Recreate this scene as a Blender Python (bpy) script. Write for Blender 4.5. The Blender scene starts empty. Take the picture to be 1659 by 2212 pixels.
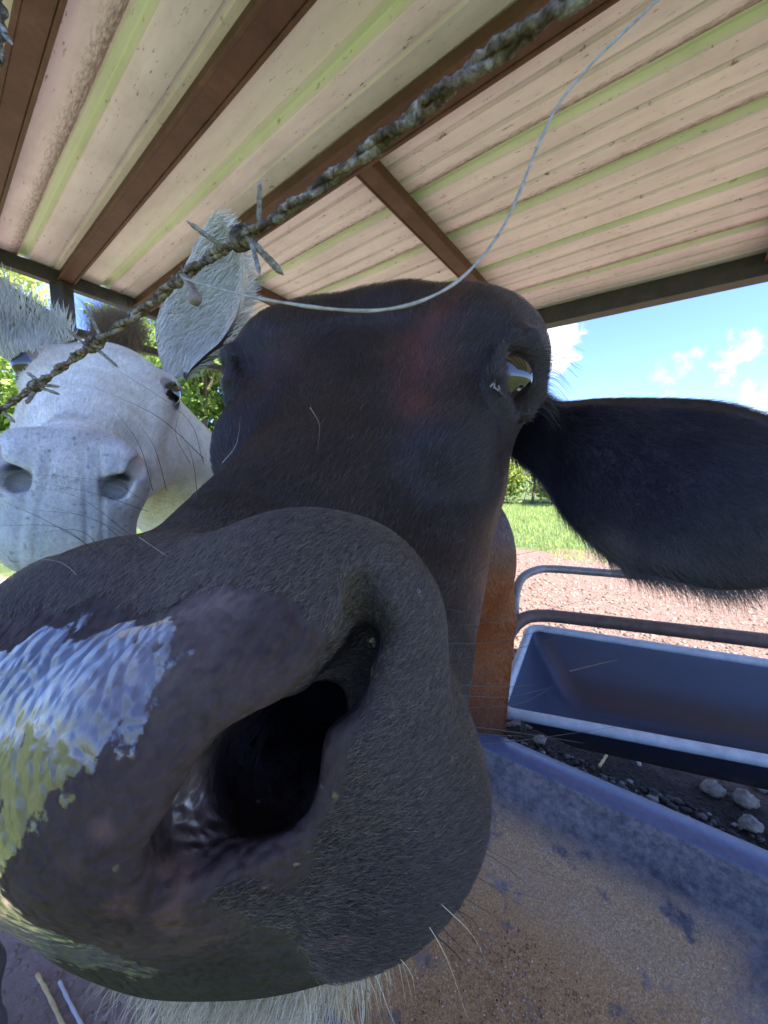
import bpy, math, random, time
import numpy as np
T0 = time.time()
random.seed(7); RNG = np.random.default_rng(7)
S = bpy.context.scene; COL = S.collection
# ---------------------------------------------------------------- camera, sky, sun, exposure
CAMZ, PITCH = 1.40, math.radians(6.1)
cam = bpy.data.objects.new('camera', bpy.data.cameras.new('camera')); COL.objects.link(cam)
cam.location = (0, 0, CAMZ); cam.rotation_euler = (math.pi/2-PITCH, 0, 0)
cam.data.sensor_fit = 'HORIZONTAL'; cam.data.sensor_width = 36; cam.data.lens = 36*800/1659
cam.data.clip_start = .004; cam.data.clip_end = 3000
cam.data.dof.use_dof = True; cam.data.dof.focus_distance = .17; cam.data.dof.aperture_fstop = 46
S.camera = cam
SUN_EL, SUN_AZ = math.radians(58), math.radians(132)      # azimuth clockwise from +Y: behind the camera to the right
sun_dir = (math.sin(SUN_AZ)*math.cos(SUN_EL), math.cos(SUN_AZ)*math.cos(SUN_EL), math.sin(SUN_EL))
w_ = bpy.data.worlds.new('World'); S.world = w_; w_.use_nodes = True
nt = w_.node_tree; nt.nodes.clear()
wo = nt.nodes.new('ShaderNodeOutputWorld'); bg = nt.nodes.new('ShaderNodeBackground')
sky = nt.nodes.new('ShaderNodeTexSky'); sky.sky_type = 'NISHITA'; sky.sun_disc = False
sky.sun_elevation = SUN_EL; sky.sun_rotation = SUN_AZ; sky.air_density = 1.0; sky.dust_density = .4; sky.ozone_density = 2.5
bg.inputs['Strength'].default_value = .095
tcw = nt.nodes.new('ShaderNodeTexCoord')
def cloud_blob(px, py, r, soft):
    d = np.array([(px-829.5)/800, 1, (1106-py)/800]); c, s = math.cos(PITCH), math.sin(PITCH)
    d = np.array([d[0], d[1]*c+d[2]*s, -d[1]*s+d[2]*c]); d /= np.linalg.norm(d)
    n = nt.nodes.new('ShaderNodeVectorMath'); n.operation = 'DISTANCE'
    n.inputs[1].default_value = d; nt.links.new(wob.outputs[0], n.inputs[0])
    m = nt.nodes.new('ShaderNodeMapRange'); m.interpolation_type = 'SMOOTHSTEP'
    m.inputs[1].default_value = r; m.inputs[2].default_value = r*(1-soft); m.inputs[3].default_value = 0; m.inputs[4].default_value = 1
    nt.links.new(n.outputs['Value'], m.inputs[0]); return m.outputs[0]
nz = nt.nodes.new('ShaderNodeTexNoise'); nz.inputs['Scale'].default_value = 16; nz.inputs['Detail'].default_value = 7; nz.inputs['Roughness'].default_value = .62
nt.links.new(tcw.outputs['Generated'], nz.inputs['Vector'])
wsub = nt.nodes.new('ShaderNodeVectorMath'); wsub.operation = 'MULTIPLY_ADD'; wsub.inputs[1].default_value = (.16, .16, .16)
nt.links.new(nz.outputs['Color'], wsub.inputs[0]); nt.links.new(tcw.outputs['Generated'], wsub.inputs[2])
wob = nt.nodes.new('ShaderNodeVectorMath'); wob.operation = 'SUBTRACT'; wob.inputs[1].default_value = (.08, .08, .08)
nt.links.new(wsub.outputs[0], wob.inputs[0])
acc = None
for (px, py, r, soft, k) in ((1205, 742, .060, .6, 1.1), (1180, 770, .05, .6, 1), (1597, 755, .036, .98, .6), (1570, 795, .030, .95, .5), (1655, 850, .036, .98, .6), (1440, 805, .04, 1, .3), (1495, 775, .03, 1, .25), (1440, 835, .03, 1, .3),
                             (-300, 300, .3, .8, .8), (900, -1500, .5, .9, .5)):
    b_ = cloud_blob(px, py, r, soft)
    m = nt.nodes.new('ShaderNodeMath'); m.operation = 'MULTIPLY'; m.inputs[1].default_value = k; nt.links.new(b_, m.inputs[0])
    if acc is None: acc = m.outputs[0]
    else:
        x = nt.nodes.new('ShaderNodeMath'); x.operation = 'MAXIMUM'; nt.links.new(acc, x.inputs[0]); nt.links.new(m.outputs[0], x.inputs[1]); acc = x.outputs[0]
mxw = nt.nodes.new('ShaderNodeMix'); mxw.data_type = 'RGBA'; mxw.clamp_factor = True
mxw.inputs[7].default_value = (5.0, 5.2, 5.6, 1)
nt.links.new(acc, mxw.inputs[0]); tn = nt.nodes.new('ShaderNodeMix'); tn.data_type = 'RGBA'; tn.blend_type = 'MULTIPLY'; tn.inputs[0].default_value = 1; tn.inputs[7].default_value = (.61, .69, 1.02, 1); nt.links.new(sky.outputs[0], tn.inputs[6]); nt.links.new(tn.outputs[2], mxw.inputs[6])
nt.links.new(mxw.outputs[2], bg.inputs['Color']); nt.links.new(bg.outputs[0], wo.inputs[0])
sun = bpy.data.objects.new('sun', bpy.data.lights.new('sun', 'SUN')); COL.objects.link(sun)
sun.data.energy = 4.9; sun.data.angle = math.radians(.5); sun.data.color = (1, .955, .88)
import mathutils
sun.rotation_euler = mathutils.Vector(sun_dir).to_track_quat('Z', 'Y').to_euler()
S.view_settings.view_transform = 'Standard'; S.view_settings.look = 'None'; S.view_settings.exposure = 2.32; S.view_settings.gamma = 1
try:
    S.cycles.max_bounces = 8; S.cycles.diffuse_bounces = 4; S.cycles.glossy_bounces = 4; S.cycles.transparent_max_bounces = 8; S.cycles.use_denoising = True
except Exception: pass
# ---------------------------------------------------------------- sdf toolkit
FP, CX, CY = 800.0, 829.5, 1106.0           # focal length and centre in the photo's reference pixels (1659 x 2212)
def PX(px, py, d):                           # reference pixel + depth -> camera-space point
    return np.array([(px-CX)/FP*d, d, (CY-py)/FP*d], float)
def nrm(v):
    v = np.asarray(v, float); return v/np.linalg.norm(v)
class Frame:
    """head frame: s along the face to the nose, t to the side, v up off the forehead"""
    def __init__(self, E, N, L):
        self.o = np.asarray(E, float); self.s = nrm(np.asarray(N)-self.o)
        L = np.asarray(L, float); L = L-self.s*np.dot(L, self.s); self.t = nrm(L)
        self.v = nrm(np.cross(self.t, self.s))
        if self.v[2] < 0: self.v = -self.v
    def to(self, X, Y, Z):
        a, b, c = X-self.o[0], Y-self.o[1], Z-self.o[2]
        return (a*self.s[0]+b*self.s[1]+c*self.s[2], a*self.t[0]+b*self.t[1]+c*self.t[2], a*self.v[0]+b*self.v[1]+c*self.v[2])
    def pt(self, s, t, v):
        return self.o+self.s*s+self.t*t+self.v*v
def ell(p, c, r):
    a = [(p[i]-c[i])/r[i] for i in range(3)]
    k0 = np.sqrt(a[0]**2+a[1]**2+a[2]**2)
    k1 = np.sqrt((a[0]/r[0])**2+(a[1]/r[1])**2+(a[2]/r[2])**2)
    return k0*(k0-1)/np.maximum(k1, 1e-6)
def cone(p, a, b, ra, rb):
    ab = [b[i]-a[i] for i in range(3)]; L2 = sum(x*x for x in ab)
    d = [p[i]-a[i] for i in range(3)]
    h = np.clip((d[0]*ab[0]+d[1]*ab[1]+d[2]*ab[2])/L2, 0, 1)
    return np.sqrt((d[0]-h*ab[0])**2+(d[1]-h*ab[1])**2+(d[2]-h*ab[2])**2)-(ra+(rb-ra)*h)
def smin(a, b, k):
    h = np.maximum(k-np.abs(a-b), 0)/k
    return np.minimum(a, b)-h*h*k*.25
def smax(a, b, k): return -smin(-a, -b, k)
def chain(p, pts, k=None):
    d = None
    for (a, b) in zip(pts[:-1], pts[1:]):
        c = cone(p, a[:3], b[:3], a[3], b[3])
        d = c if d is None else (np.minimum(d, c) if k is None else smin(d, c, k))
    return d
# ---------------------------------------------------------------- the cow (camera space)
COW = Frame(PX(778, 800, .335), PX(-300, 1670, .080), (.93, -.35, -.13))
EYE_C = (.001, .1235, -.010); EYE_R = .0235
def cow_head(X, Y, Z):
    s, t, v = COW.to(X, Y, Z)
    h = np.clip((s-.05)/.2, 0, 1); th = .29*h*h*(3-2*h); v = v+.08         # the muzzle is turned a little against the skull
    t, v = t*np.cos(th)+v*np.sin(th), -t*np.sin(th)+v*np.cos(th)-.08
    at = np.sqrt(t*t+1e-6); p = (s, at, v); q = (s, t, v)
    d = ell(q, (-.055, 0, -.055), (.10, .138, .10))                      # skull
    d = smin(d, ell(p, (-.095, 0.085, -.016), (.050, .078, .062)), .045)           # poll
    d = smin(d, ell(q, (-.10, 0, -.002), (.04, .09, .052)), .04)           # poll centre
    d = smin(d, ell(p, (-.035, .096, -.010), (.065, .052, .055)), .05)        # brow and orbit
    d = smin(d, cone(q, (-.02, 0, -.085), (.20, 0, -.072), .095, .062), .05)   # bridge
    d = smin(d, cone(p, (-.02, .072, -.13), (.20, .062, -.12), .062, .05), .04)  # cheek and jaw
    d = smin(d, ell(q, (.268, 0, -.075), (.062, .114, .080)), .022)        # muzzle
    d = smin(d, ell(p, (.246, .082, -.052), (.036, .042, .045)), .025)   # outer wing of the nostril
    d = smin(d, ell(q, (.271, 0.028, -.125), (.062, .095, .067)), .03)        # upper lip
    d = smin(d, ell(q, (.286, -.022, -.110), (.057, .092, .061)), .03)
    d = smin(d, ell(q, (.303, .010, -.048), (.030, .070, .034)), .035)   # front edge of the nose
    d = smin(d, cone(q, (.17, 0, -.175), (.285, -.01, -.205), .055, .036), .012)          # chin
    d = smin(d, ell(q, (.302, -.03, -.204), (.040, .075, .030)), .02)
    # nostril: a comma, narrow at the top outer end and wide and deep below
    lip = chain(p, [(.266, .094, -.028, .005), (.275, .092, -.026, .006), (.287, .082, -.024, .007), (.300, .068, -.027, .008), (.309, .058, -.042, .008)], .01)
    d = smin(d, lip, .028)
    n1 = chain(p, [(.260, .110, -.028, .0035), (.266, .108, -.036, .0060), (.277, .102, -.040, .0080), (.296, .089, -.041, .0100), (.310, .076, -.047, .010)], .008)
    n3 = chain(p, [(.258, .102, -.052, .006), (.268, .095, -.062, .010), (.290, .082, -.062, .011)], .008)
    n2 = chain(p, [(.300, .082, -.048, .009), (.289, .073, -.068, .014), (.255, .066, -.085, .014), (.20, .055, -.09, .011)], .01)
    d = smax(d, -smin(smin(n1, n3, .014), n2, .014), .011)
    # relief of the skull: temple hollow, dished profile, tear line, facial crest, jaw fold
    d = smax(d, -ell(p, (.070, .108, .020), (.05, .020, .028)), .04)
    d = smax(d, -ell(q, (.035, 0, .036), (.07, .045, .016)), .04)
    d = smin(d, ell(p, (.055, .088, -.045), (.05, .030, .035)), .04)
    d = smin(d, chain(p, [(.05, .110, -.085, .012), (.12, .090, -.100, .010), (.20, .084, -.120, .010)], .02), .03)
    d = smin(d, ell(q, (-.098, .01, .030), (.025, .035, .020)), .03)
    d = d+.0006*np.sin(s*48+2*np.sin(t*30))*np.sin(t*60+v*40)+.0003*np.sin(s*120+t*90)*np.sin(v*130-t*60)
    # eye socket and lids
    d = smax(d, -cone(p, (.012, .138, .003), (.014, .143, -.024), .0165, .0155), .005)
    lid = chain(p, [(.002, .130, .020, .004), (-.010, .141, .014, .008), (-.018, .148, -.004, .010), (-.014, .150, -.024, .009), (.000, .146, -.040, .005)], .008)
    d = smin(d, lid, .012)
    low = chain(p, [(.018, .121, .018, .003), (.029, .119, .0, .0035), (.031, .120, -.017, .0035), (.018, .130, -.036, .004)], .012)
    d = smin(d, low, .014)
    # mouth line
    d = smax(d, -ell(q, (.27, 0, -.186), (.09, .13, .003)), .012)
    return d
def cow_sdf(X, Y, Z):
    d = cow_head(X, Y, Z); q = (X, Y, Z)
    b = cone(q, (-.02, .47, .05), (.08, 1.15, -.10), .105, .21)           # neck
    b = smin(b, ell(q, (.16, 1.3, -.15), (.275, .36, .30)), .12)           # shoulders
    b = smin(b, ell(q, (.02, 2.0, -.16), (.36, .9, .38)), .15)            # barrel
    for (x, y, xf) in ((.315, 1.20, .29), (-.10, 1.42, -.10), (.26, 2.65, .25), (-.24, 2.65, -.24)):
        fy = y*.9943 if y > 2 else y
        top = -.35 if y < 2 else -.2
        g = -1.408+y*.1069
        l = chain(q, [(x, y, top, .105 if y < 2 else .16), (x*.98, y-.02, -.72-.1*y, .058), (xf, y+.02, g+.30, .036), (xf, y-.02, g+.10, .042), (xf, y-.04, g+.05, .055)], .05)
        b = smin(b, l, .08)
    return smin(d, b, .05)
# ---------------------------------------------------------------- the donkey (camera space)
DON = Frame(PX(228, 792, .50), PX(78, 1128, .25), (.88, .36, -.17))
def donkey_sdf(X, Y, Z):
    s, t, v = DON.to(X, Y, Z); at = np.sqrt(t*t+1e-6); p = (s, at, v); q = (s, t, v)
    d = ell(q, (-.03, 0, -.065), (.11, .073, .075))                       # skull
    d = smin(d, ell(p, (.0, .062, -.028), (.045, .027, .036)), .03)         # brow
    d = smin(d, cone(q, (0, 0, -.06), (.20, 0, -.045), .066, .040), .03)     # face
    d = smin(d, cone(p, (-.02, .045, -.13), (.16, .02, -.09), .062, .035), .03)  # jaw
    d = smin(d, ell(q, (.225, 0, -.060), (.050, .050, .050)), .05)        # muzzle
    d = smin(d, ell(p, (.224, .037, -.035), (.034, .024, .034)), .018)     # nostril wings
    d = smin(d, ell(q, (.262, 0, -.090), (.035, .052, .045)), .025)       # upper lip
    d = smin(d, ell(q, (.240, 0, -.118), (.030, .036, .022)), .008)        # lower lip
    n = chain(p, [(.216, .052, -.012, .003), (.236, .047, -.018, .007), (.253, .034, -.030, .0095), (.238, .034, -.045, .011)], .006)
    d = smax(d, -n, .008)
    d = smax(d, -ell(p, (.016, .085, -.014), (.021, .018, .016)), .008)     # eye socket
    d = smin(d, chain(p, [(-.006, .076, .0, .006), (-.008, .084, -.014, .006), (.002, .082, -.030, .004)], .006), .010)
    d = smin(d, chain(p, [(.020, .076, -.004, .003), (.030, .079, -.020, .003)], .006), .008)
    d = smin(d, cone(p, (.03, .058, -.035), (.13, .050, -.070), .010, .008), .02)   # facial crest
    d = smax(d, -ell(p, (.16, .050, -.02), (.04, .014, .02)), .02)
    d = d+.0007*np.sin(v*210+at*90+s*60)*np.clip((s-.12)*12, 0, 1)*np.clip((.25-s)*14, 0, 1)
    for t0 in (.010, .022): d = d+.0012*np.exp(-((at-t0-.15*(s-.24))/.0022)**2)*np.clip((s-.225)*30, 0, 1)
    d = smax(d, -ell(q, (.27, 0, -.113), (.05, .07, .0025)), .006)
    b = cone((X, Y, Z), DON.pt(-.06, 0, -.09), (-.42, 1.15, -.12), .09, .17)   # neck
    b = smin(b, ell((X, Y, Z), (-.50, 1.45, -.22), (.24, .55, .28)), .1)
    for (x, y) in ((-.42, 1.12), (-.93, .86), (-.38, 1.85), (-.64, 1.85)):
        g = -1.408+y*.1069
        b = smin(b, chain((X, Y, Z), [(x, y, -.30, .09), (x, y-.02, -.9, .04), (x, y, g+.25, .028), (x, y, g+.10, .03), (x, y-.03, g+.05, .045)], .04), .06)
    return smin(d, b, .04)
# ---------------------------------------------------------------- world space helpers
CP, SP = math.cos(PITCH), math.sin(PITCH)
def W(P):                                    # camera space -> world
    P = np.asarray(P, float)
    return np.stack([P[..., 0], P[..., 1]*CP+P[..., 2]*SP, CAMZ-P[..., 1]*SP+P[..., 2]*CP], -1)
def WP(px, py, d): return W(PX(px, py, d))
def link(name, data, parent=None):
    o = bpy.data.objects.new(name, data); COL.objects.link(o)
    if parent is not None: o.parent = parent; o.matrix_parent_inverse = parent.matrix_world.inverted() if False else mathutils.Matrix.Translation(-parent.location)
    return o
def tag(o, label=None, cat=None, group=None, kind=None):
    if label: o['label'] = label
    if cat: o['category'] = cat
    if group: o['group'] = group
    if kind: o['kind'] = kind
    return o
def thing(name, label, cat, loc=(0, 0, 0), group=None):
    o = bpy.data.objects.new(name, None); COL.objects.link(o); o.location = loc; o.empty_display_size = .1
    return tag(o, label, cat, group)
class MB:
    def __init__(s): s.v = []; s.f = []; s.n = 0
    def add(s, v, f):
        v = np.asarray(v, float).reshape(-1, 3); s.v.append(v); s.f += [tuple(int(i)+s.n for i in q) for q in f]; s.n += len(v); return s
    def build(s, name, mat, parent=None, smooth=True):
        me = bpy.data.meshes.new(name); v = np.concatenate(s.v)
        me.from_pydata(v.tolist(), [], s.f); me.materials.append(mat)
        me.shade_smooth() if smooth else me.shade_flat()
        me.update(); return link(name, me, parent)
def quadmesh(name, V, Q, mat, parent=None, smooth=True, attrs=None):
    me = bpy.data.meshes.new(name); nv, nq = len(V), len(Q); k = Q.shape[1]
    me.vertices.add(nv); me.vertices.foreach_set('co', V.astype(np.float32).ravel())
    me.loops.add(nq*k); me.loops.foreach_set('vertex_index', Q.astype(np.int32).ravel())
    me.polygons.add(nq); me.polygons.foreach_set('loop_start', np.arange(0, nq*k, k, dtype=np.int32))
    me.update(calc_edges=True); me.validate()
    me.shade_smooth() if smooth else me.shade_flat()
    for an, (typ, val) in (attrs or {}).items():
        a = me.attributes.new(an, typ, 'POINT')
        a.data.foreach_set('color' if 'COLOR' in typ else ('vector' if 'VECTOR' in typ else 'value'), np.asarray(val, np.float32).ravel())
    me.materials.append(mat); return link(name, me, parent)
def sweep(pts, rad, n=10, closed=False, cap=True):
    """tube along pts (N,3) with radii; returns verts, faces"""
    P = np.asarray(pts, float); N = len(P); R = np.broadcast_to(np.asarray(rad, float), (N,))
    T = np.gradient(P, axis=0); T /= np.linalg.norm(T, axis=1)[:, None]+1e-12
    u = np.cross(T[0], (0, 0, 1.)); u = u if np.linalg.norm(u) > .1 else np.cross(T[0], (1., 0, 0)); u /= np.linalg.norm(u)
    U = [u]
    for i in range(1, N):
        u = u-T[i]*np.dot(u, T[i]); u /= np.linalg.norm(u); U.append(u)
    U = np.array(U); Vv = np.cross(T, U); a = np.linspace(0, 2*np.pi, n, endpoint=False)
    V = P[:, None]+R[:, None, None]*(np.cos(a)[None, :, None]*U[:, None]+np.sin(a)[None, :, None]*Vv[:, None])
    V = V.reshape(-1, 3); F = []
    for i in range(N-1):
        for j in range(n):
            k = (j+1) % n; F.append((i*n+j, i*n+k, (i+1)*n+k, (i+1)*n+j))
    if cap: F.append(tuple(range(n))[::-1]); F.append(tuple((N-1)*n+j for j in range(n)))
    return V, F
def boxv(o, ax, ay, az):
    """box from corner o with edge vectors"""
    o, ax, ay, az = [np.asarray(x, float) for x in (o, ax, ay, az)]
    V = [o, o+ax, o+ax+ay, o+ay, o+az, o+ax+az, o+ax+ay+az, o+ay+az]
    F = [(0, 3, 2, 1), (4, 5, 6, 7), (0, 1, 5, 4), (1, 2, 6, 5), (2, 3, 7, 6), (3, 0, 4, 7)]
    return V, F
def bevel(o, w=.003, seg=2):
    m = o.modifiers.new('bevel', 'BEVEL'); m.width = w; m.segments = seg; m.limit_method = 'ANGLE'; m.angle_limit = .6; return o
def catmull(P, m=12):
    P = np.asarray(P, float); Q = np.concatenate([[2*P[0]-P[1]], P, [2*P[-1]-P[-2]]]); out = []
    for i in range(1, len(Q)-2):
        t = np.linspace(0, 1, m, endpoint=False)[:, None]
        out.append(.5*((2*Q[i])+(-Q[i-1]+Q[i+1])*t+(2*Q[i-1]-5*Q[i]+4*Q[i+1]-Q[i+2])*t**2+(-Q[i-1]+3*Q[i]-3*Q[i+1]+Q[i+2])*t**3))
    out.append(P[-1:]); return np.concatenate(out)
# ---------------------------------------------------------------- materials
class M:
    def __init__(s, name):
        s.m = bpy.data.materials.new(name); s.m.use_nodes = True; s.t = s.m.node_tree
        s.b = s.t.nodes['Principled BSDF']; s._tc = None
    def n(s, typ, **kw):
        x = s.t.nodes.new(typ)
        for k, v in kw.items():
            if k.startswith('i_'): x.inputs[k[2:].replace('_', ' ')].default_value = v
            elif k[0] == 'i' and k[1:].isdigit(): x.inputs[int(k[1:])].default_value = v
            else: setattr(x, k, v)
        return x
    def l(s, a, b): s.t.links.new(a, b); return s
    def obj(s, scale=(1, 1, 1), attr=None, rot=(0, 0, 0)):
        if attr: src = s.n('ShaderNodeAttribute', attribute_name=attr).outputs['Vector']
        else: src = s.n('ShaderNodeTexCoord').outputs['Object']
        mp = s.n('ShaderNodeMapping'); mp.inputs['Scale'].default_value = scale; mp.inputs['Rotation'].default_value = rot
        s.l(src, mp.inputs[0]); return mp.outputs[0]
    def noise(s, vec, scale, detail=5, rough=.6, dist=0):
        x = s.n('ShaderNodeTexNoise'); x.inputs['Scale'].default_value = scale; x.inputs['Detail'].default_value = detail
        x.inputs['Roughness'].default_value = rough; x.inputs['Distortion'].default_value = dist; s.l(vec, x.inputs['Vector']); return x.outputs['Fac']
    def vor(s, vec, scale, out='Distance', feature='F1'):
        x = s.n('ShaderNodeTexVoronoi', feature=feature); x.inputs['Scale'].default_value = scale; s.l(vec, x.inputs['Vector']); return x.outputs[out]
    def ramp(s, fac, stops, interp='LINEAR'):
        x = s.n('ShaderNodeValToRGB'); cr = x.color_ramp; cr.interpolation = interp
        while len(cr.elements) < len(stops): cr.elements.new(.5)
        for e, (p, c) in zip(cr.elements, stops):
            e.position = p; e.color = (*(c if hasattr(c, '__len__') else (c, c, c)), 1)
        s.l(fac, x.inputs[0]); return x.outputs[0]
    def mix(s, f, a, b, mode='MIX'):
        x = s.n('ShaderNodeMix', data_type='RGBA', blend_type=mode)
        for k_, v in ((0, f), (6, a), (7, b)):
            sock = x.inputs[k_]
            if isinstance(v, (int, float)): sock.default_value = v if k_ == 0 else (v, v, v, 1)
            elif isinstance(v, tuple): sock.default_value = (*v, 1)
            else: s.l(v, sock)
        return x.outputs[2]
    def math(s, op, a, b=0., c=0.):
        x = s.n('ShaderNodeMath', operation=op)
        for i, v in enumerate((a, b, c)):
            if isinstance(v, (int, float)): x.inputs[i].default_value = v
            else: s.l(v, x.inputs[i])
        return x.outputs[0]
    def set(s, **kw):
        for k, v in kw.items():
            sock = s.b.inputs[{'col': 'Base Color', 'rough': 'Roughness', 'metal': 'Metallic', 'spec': 'Specular IOR Level', 'coat': 'Coat Weight', 'coatr': 'Coat Roughness', 'sheen': 'Sheen Weight', 'sss': 'Subsurface Weight', 'trans': 'Transmission Weight', 'aniso': 'Anisotropic'}.get(k, k)]
            if isinstance(v, tuple): sock.default_value = (*v, 1)
            elif isinstance(v, (int, float)): sock.default_value = v
            else: s.l(v, sock)
        return s
    def bump(s, h, strength=.5, dist=.01, base=None, sock='Normal'):
        x = s.n('ShaderNodeBump'); x.inputs['Strength'].default_value = strength; x.inputs['Distance'].default_value = dist
        s.l(h, x.inputs['Height'])
        if base is not None: s.l(base, x.inputs['Normal'])
        s.l(x.outputs[0], s.b.inputs[sock]); return x.outputs[0]
# ---------------------------------------------------------------- surface extraction from a signed distance field
def axis(a, b, segs, coarse):
    """fine spacing on [a,b]; growing spacing outside, out to segs=(lo,hi)"""
    lo, hi, h = segs; fine = np.arange(a, b+h*.5, h); l = []; x = a; s = h
    while x > lo: s = min(s*1.12, coarse); x -= s; l.append(x)
    r = []; x = fine[-1]; s = h
    while x < hi: s = min(s*1.12, coarse); x += s; r.append(x)
    return np.array(l[::-1]+list(fine)+r)
def evalf(f, X, Y, Z, chunk=400000):
    out = np.empty(len(X), np.float32)
    for i in range(0, len(X), chunk):
        out[i:i+chunk] = f(X[i:i+chunk], Y[i:i+chunk], Z[i:i+chunk])
    return out
def surface(f, ax, ay, az, sub=1):
    B = 4
    def pad(a):
        k = (-(len(a)-1)) % B; return np.concatenate([a, a[-1]+(np.arange(k)+1)*(a[-1]-a[-2])]) if k else a
    ax, ay, az = pad(ax), pad(ay), pad(az); nx, ny, nz = len(ax), len(ay), len(az)
    c = [.5*(a[:-1:B]+a[B::B]) for a in (ax, ay, az)]; hs = [.5*(a[B::B]-a[:-1:B]) for a in (ax, ay, az)]
    CXg, CYg, CZg = np.meshgrid(*c, indexing='ij'); HX, HY, HZ = np.meshgrid(*hs, indexing='ij')
    dc = evalf(f, CXg.ravel(), CYg.ravel(), CZg.ravel()).reshape(CXg.shape)
    act = np.abs(dc) < 1.25*np.sqrt(HX**2+HY**2+HZ**2)+.002
    V = np.repeat(np.repeat(np.repeat(np.where(dc > 0, 1., -1.).astype(np.float32), B, 0), B, 1), B, 2)
    V = np.pad(V, ((0, 1), (0, 1), (0, 1)), mode='edge')
    need = np.zeros(V.shape, bool); bi = np.argwhere(act)
    o = np.arange(B+1); ii, jj, kk = np.meshgrid(o, o, o, indexing='ij')
    I = (bi[:, 0, None]*B+ii.ravel()[None]).ravel(); J = (bi[:, 1, None]*B+jj.ravel()[None]).ravel(); K = (bi[:, 2, None]*B+kk.ravel()[None]).ravel()
    need[I, J, K] = True; idx = np.argwhere(need)
    V[need] = evalf(f, ax[idx[:, 0]], ay[idx[:, 1]], az[idx[:, 2]])
    neg = V < 0
    cn = sum(neg[a:nx-1+a, b:ny-1+b, c_:nz-1+c_].astype(np.int8) for a in (0, 1) for b in (0, 1) for c_ in (0, 1))
    cells = np.argwhere((cn > 0) & (cn < 8)); cid = -np.ones((nx-1, ny-1, nz-1), np.int32)
    cid[cells[:, 0], cells[:, 1], cells[:, 2]] = np.arange(len(cells))
    acc = np.zeros((len(cells), 3)); cnt = np.zeros(len(cells)); A = (ax, ay, az)
    for d in range(3):
        e = np.zeros(3, int); e[d] = 1; oth = [q for q in range(3) if q != d]
        for a in (0, 1):
            for b in (0, 1):
                p = cells.copy(); p[:, oth[0]] += a; p[:, oth[1]] += b; q = p+e
                v0 = V[p[:, 0], p[:, 1], p[:, 2]]; v1 = V[q[:, 0], q[:, 1], q[:, 2]]; m = (v0 < 0) != (v1 < 0)
                t = np.where(m, v0/np.where(m, v0-v1, 1), 0)
                for k in range(3):
                    x0 = A[k][p[:, k]]; x1 = A[k][q[:, k]]; acc[:, k] += np.where(m, x0+(x1-x0)*t, 0)
                cnt += m
    P = acc/cnt[:, None]; Q = []
    for d in range(3):
        o1, o2 = [(1, 2), (2, 0), (0, 1)][d]; e = np.zeros(3, int); e[d] = 1
        sl0 = [slice(0, n_) for n_ in (nx, ny, nz)]; sl1 = list(sl0); sl0[d] = slice(0, -1); sl1[d] = slice(1, None)
        a_, b_ = neg[tuple(sl0)], neg[tuple(sl1)]; ed = np.argwhere(a_ != b_)
        ed = ed[(ed[:, o1] > 0) & (ed[:, o2] > 0) & (ed[:, o1] < (nx, ny, nz)[o1]-1) & (ed[:, o2] < (nx, ny, nz)[o2]-1)]
        u = np.zeros(3, int); u[o1] = 1; w = np.zeros(3, int); w[o2] = 1
        g = lambda p: cid[p[:, 0], p[:, 1], p[:, 2]]
        q = np.stack([g(ed-u-w), g(ed-w), g(ed), g(ed-u)], 1)
        inside = neg[ed[:, 0], ed[:, 1], ed[:, 2]]; q[~inside] = q[~inside][:, ::-1]; Q.append(q)
    Q = np.concatenate(Q); Q = Q[(Q >= 0).all(1)]
    def grad(P, e=.0008):
        G = np.stack([evalf(f, P[:, 0]+e*(k == 0), P[:, 1]+e*(k == 1), P[:, 2]+e*(k == 2))-evalf(f, P[:, 0]-e*(k == 0), P[:, 1]-e*(k == 1), P[:, 2]-e*(k == 2)) for k in range(3)], -1)/(2*e)
        return G
    def project(P, it=2):
        for _ in range(it):
            d = evalf(f, P[:, 0], P[:, 1], P[:, 2]); G = grad(P); n2 = np.maximum((G**2).sum(1), .15)
            st = np.clip(d/n2, -.004, .004)[:, None]*G; P = P-st
        return P
    P = project(P, 1)
    for _ in range(sub):
        nq = len(Q); E = np.concatenate([Q[:, [i, (i+1) % 4]] for i in range(4)]); Es = np.sort(E, 1)
        key = Es[:, 0].astype(np.int64)*len(P)+Es[:, 1]; uk, inv = np.unique(key, return_inverse=True)
        mid = .5*(P[uk//len(P)]+P[uk % len(P)]); fc = P[Q].mean(1); n0 = len(P)
        e = [n0+inv[i*nq:(i+1)*nq] for i in range(4)]; fci = n0+len(mid)+np.arange(nq)
        P = np.concatenate([P, mid, fc])
        Q = np.concatenate([np.stack([Q[:, i], e[i], fci, e[(i-1) % 4]], 1) for i in range(4)])
        P = project(P, 1)
    G = grad(P); G /= np.linalg.norm(G, axis=1)[:, None]+1e-9
    return P, Q, G
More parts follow.
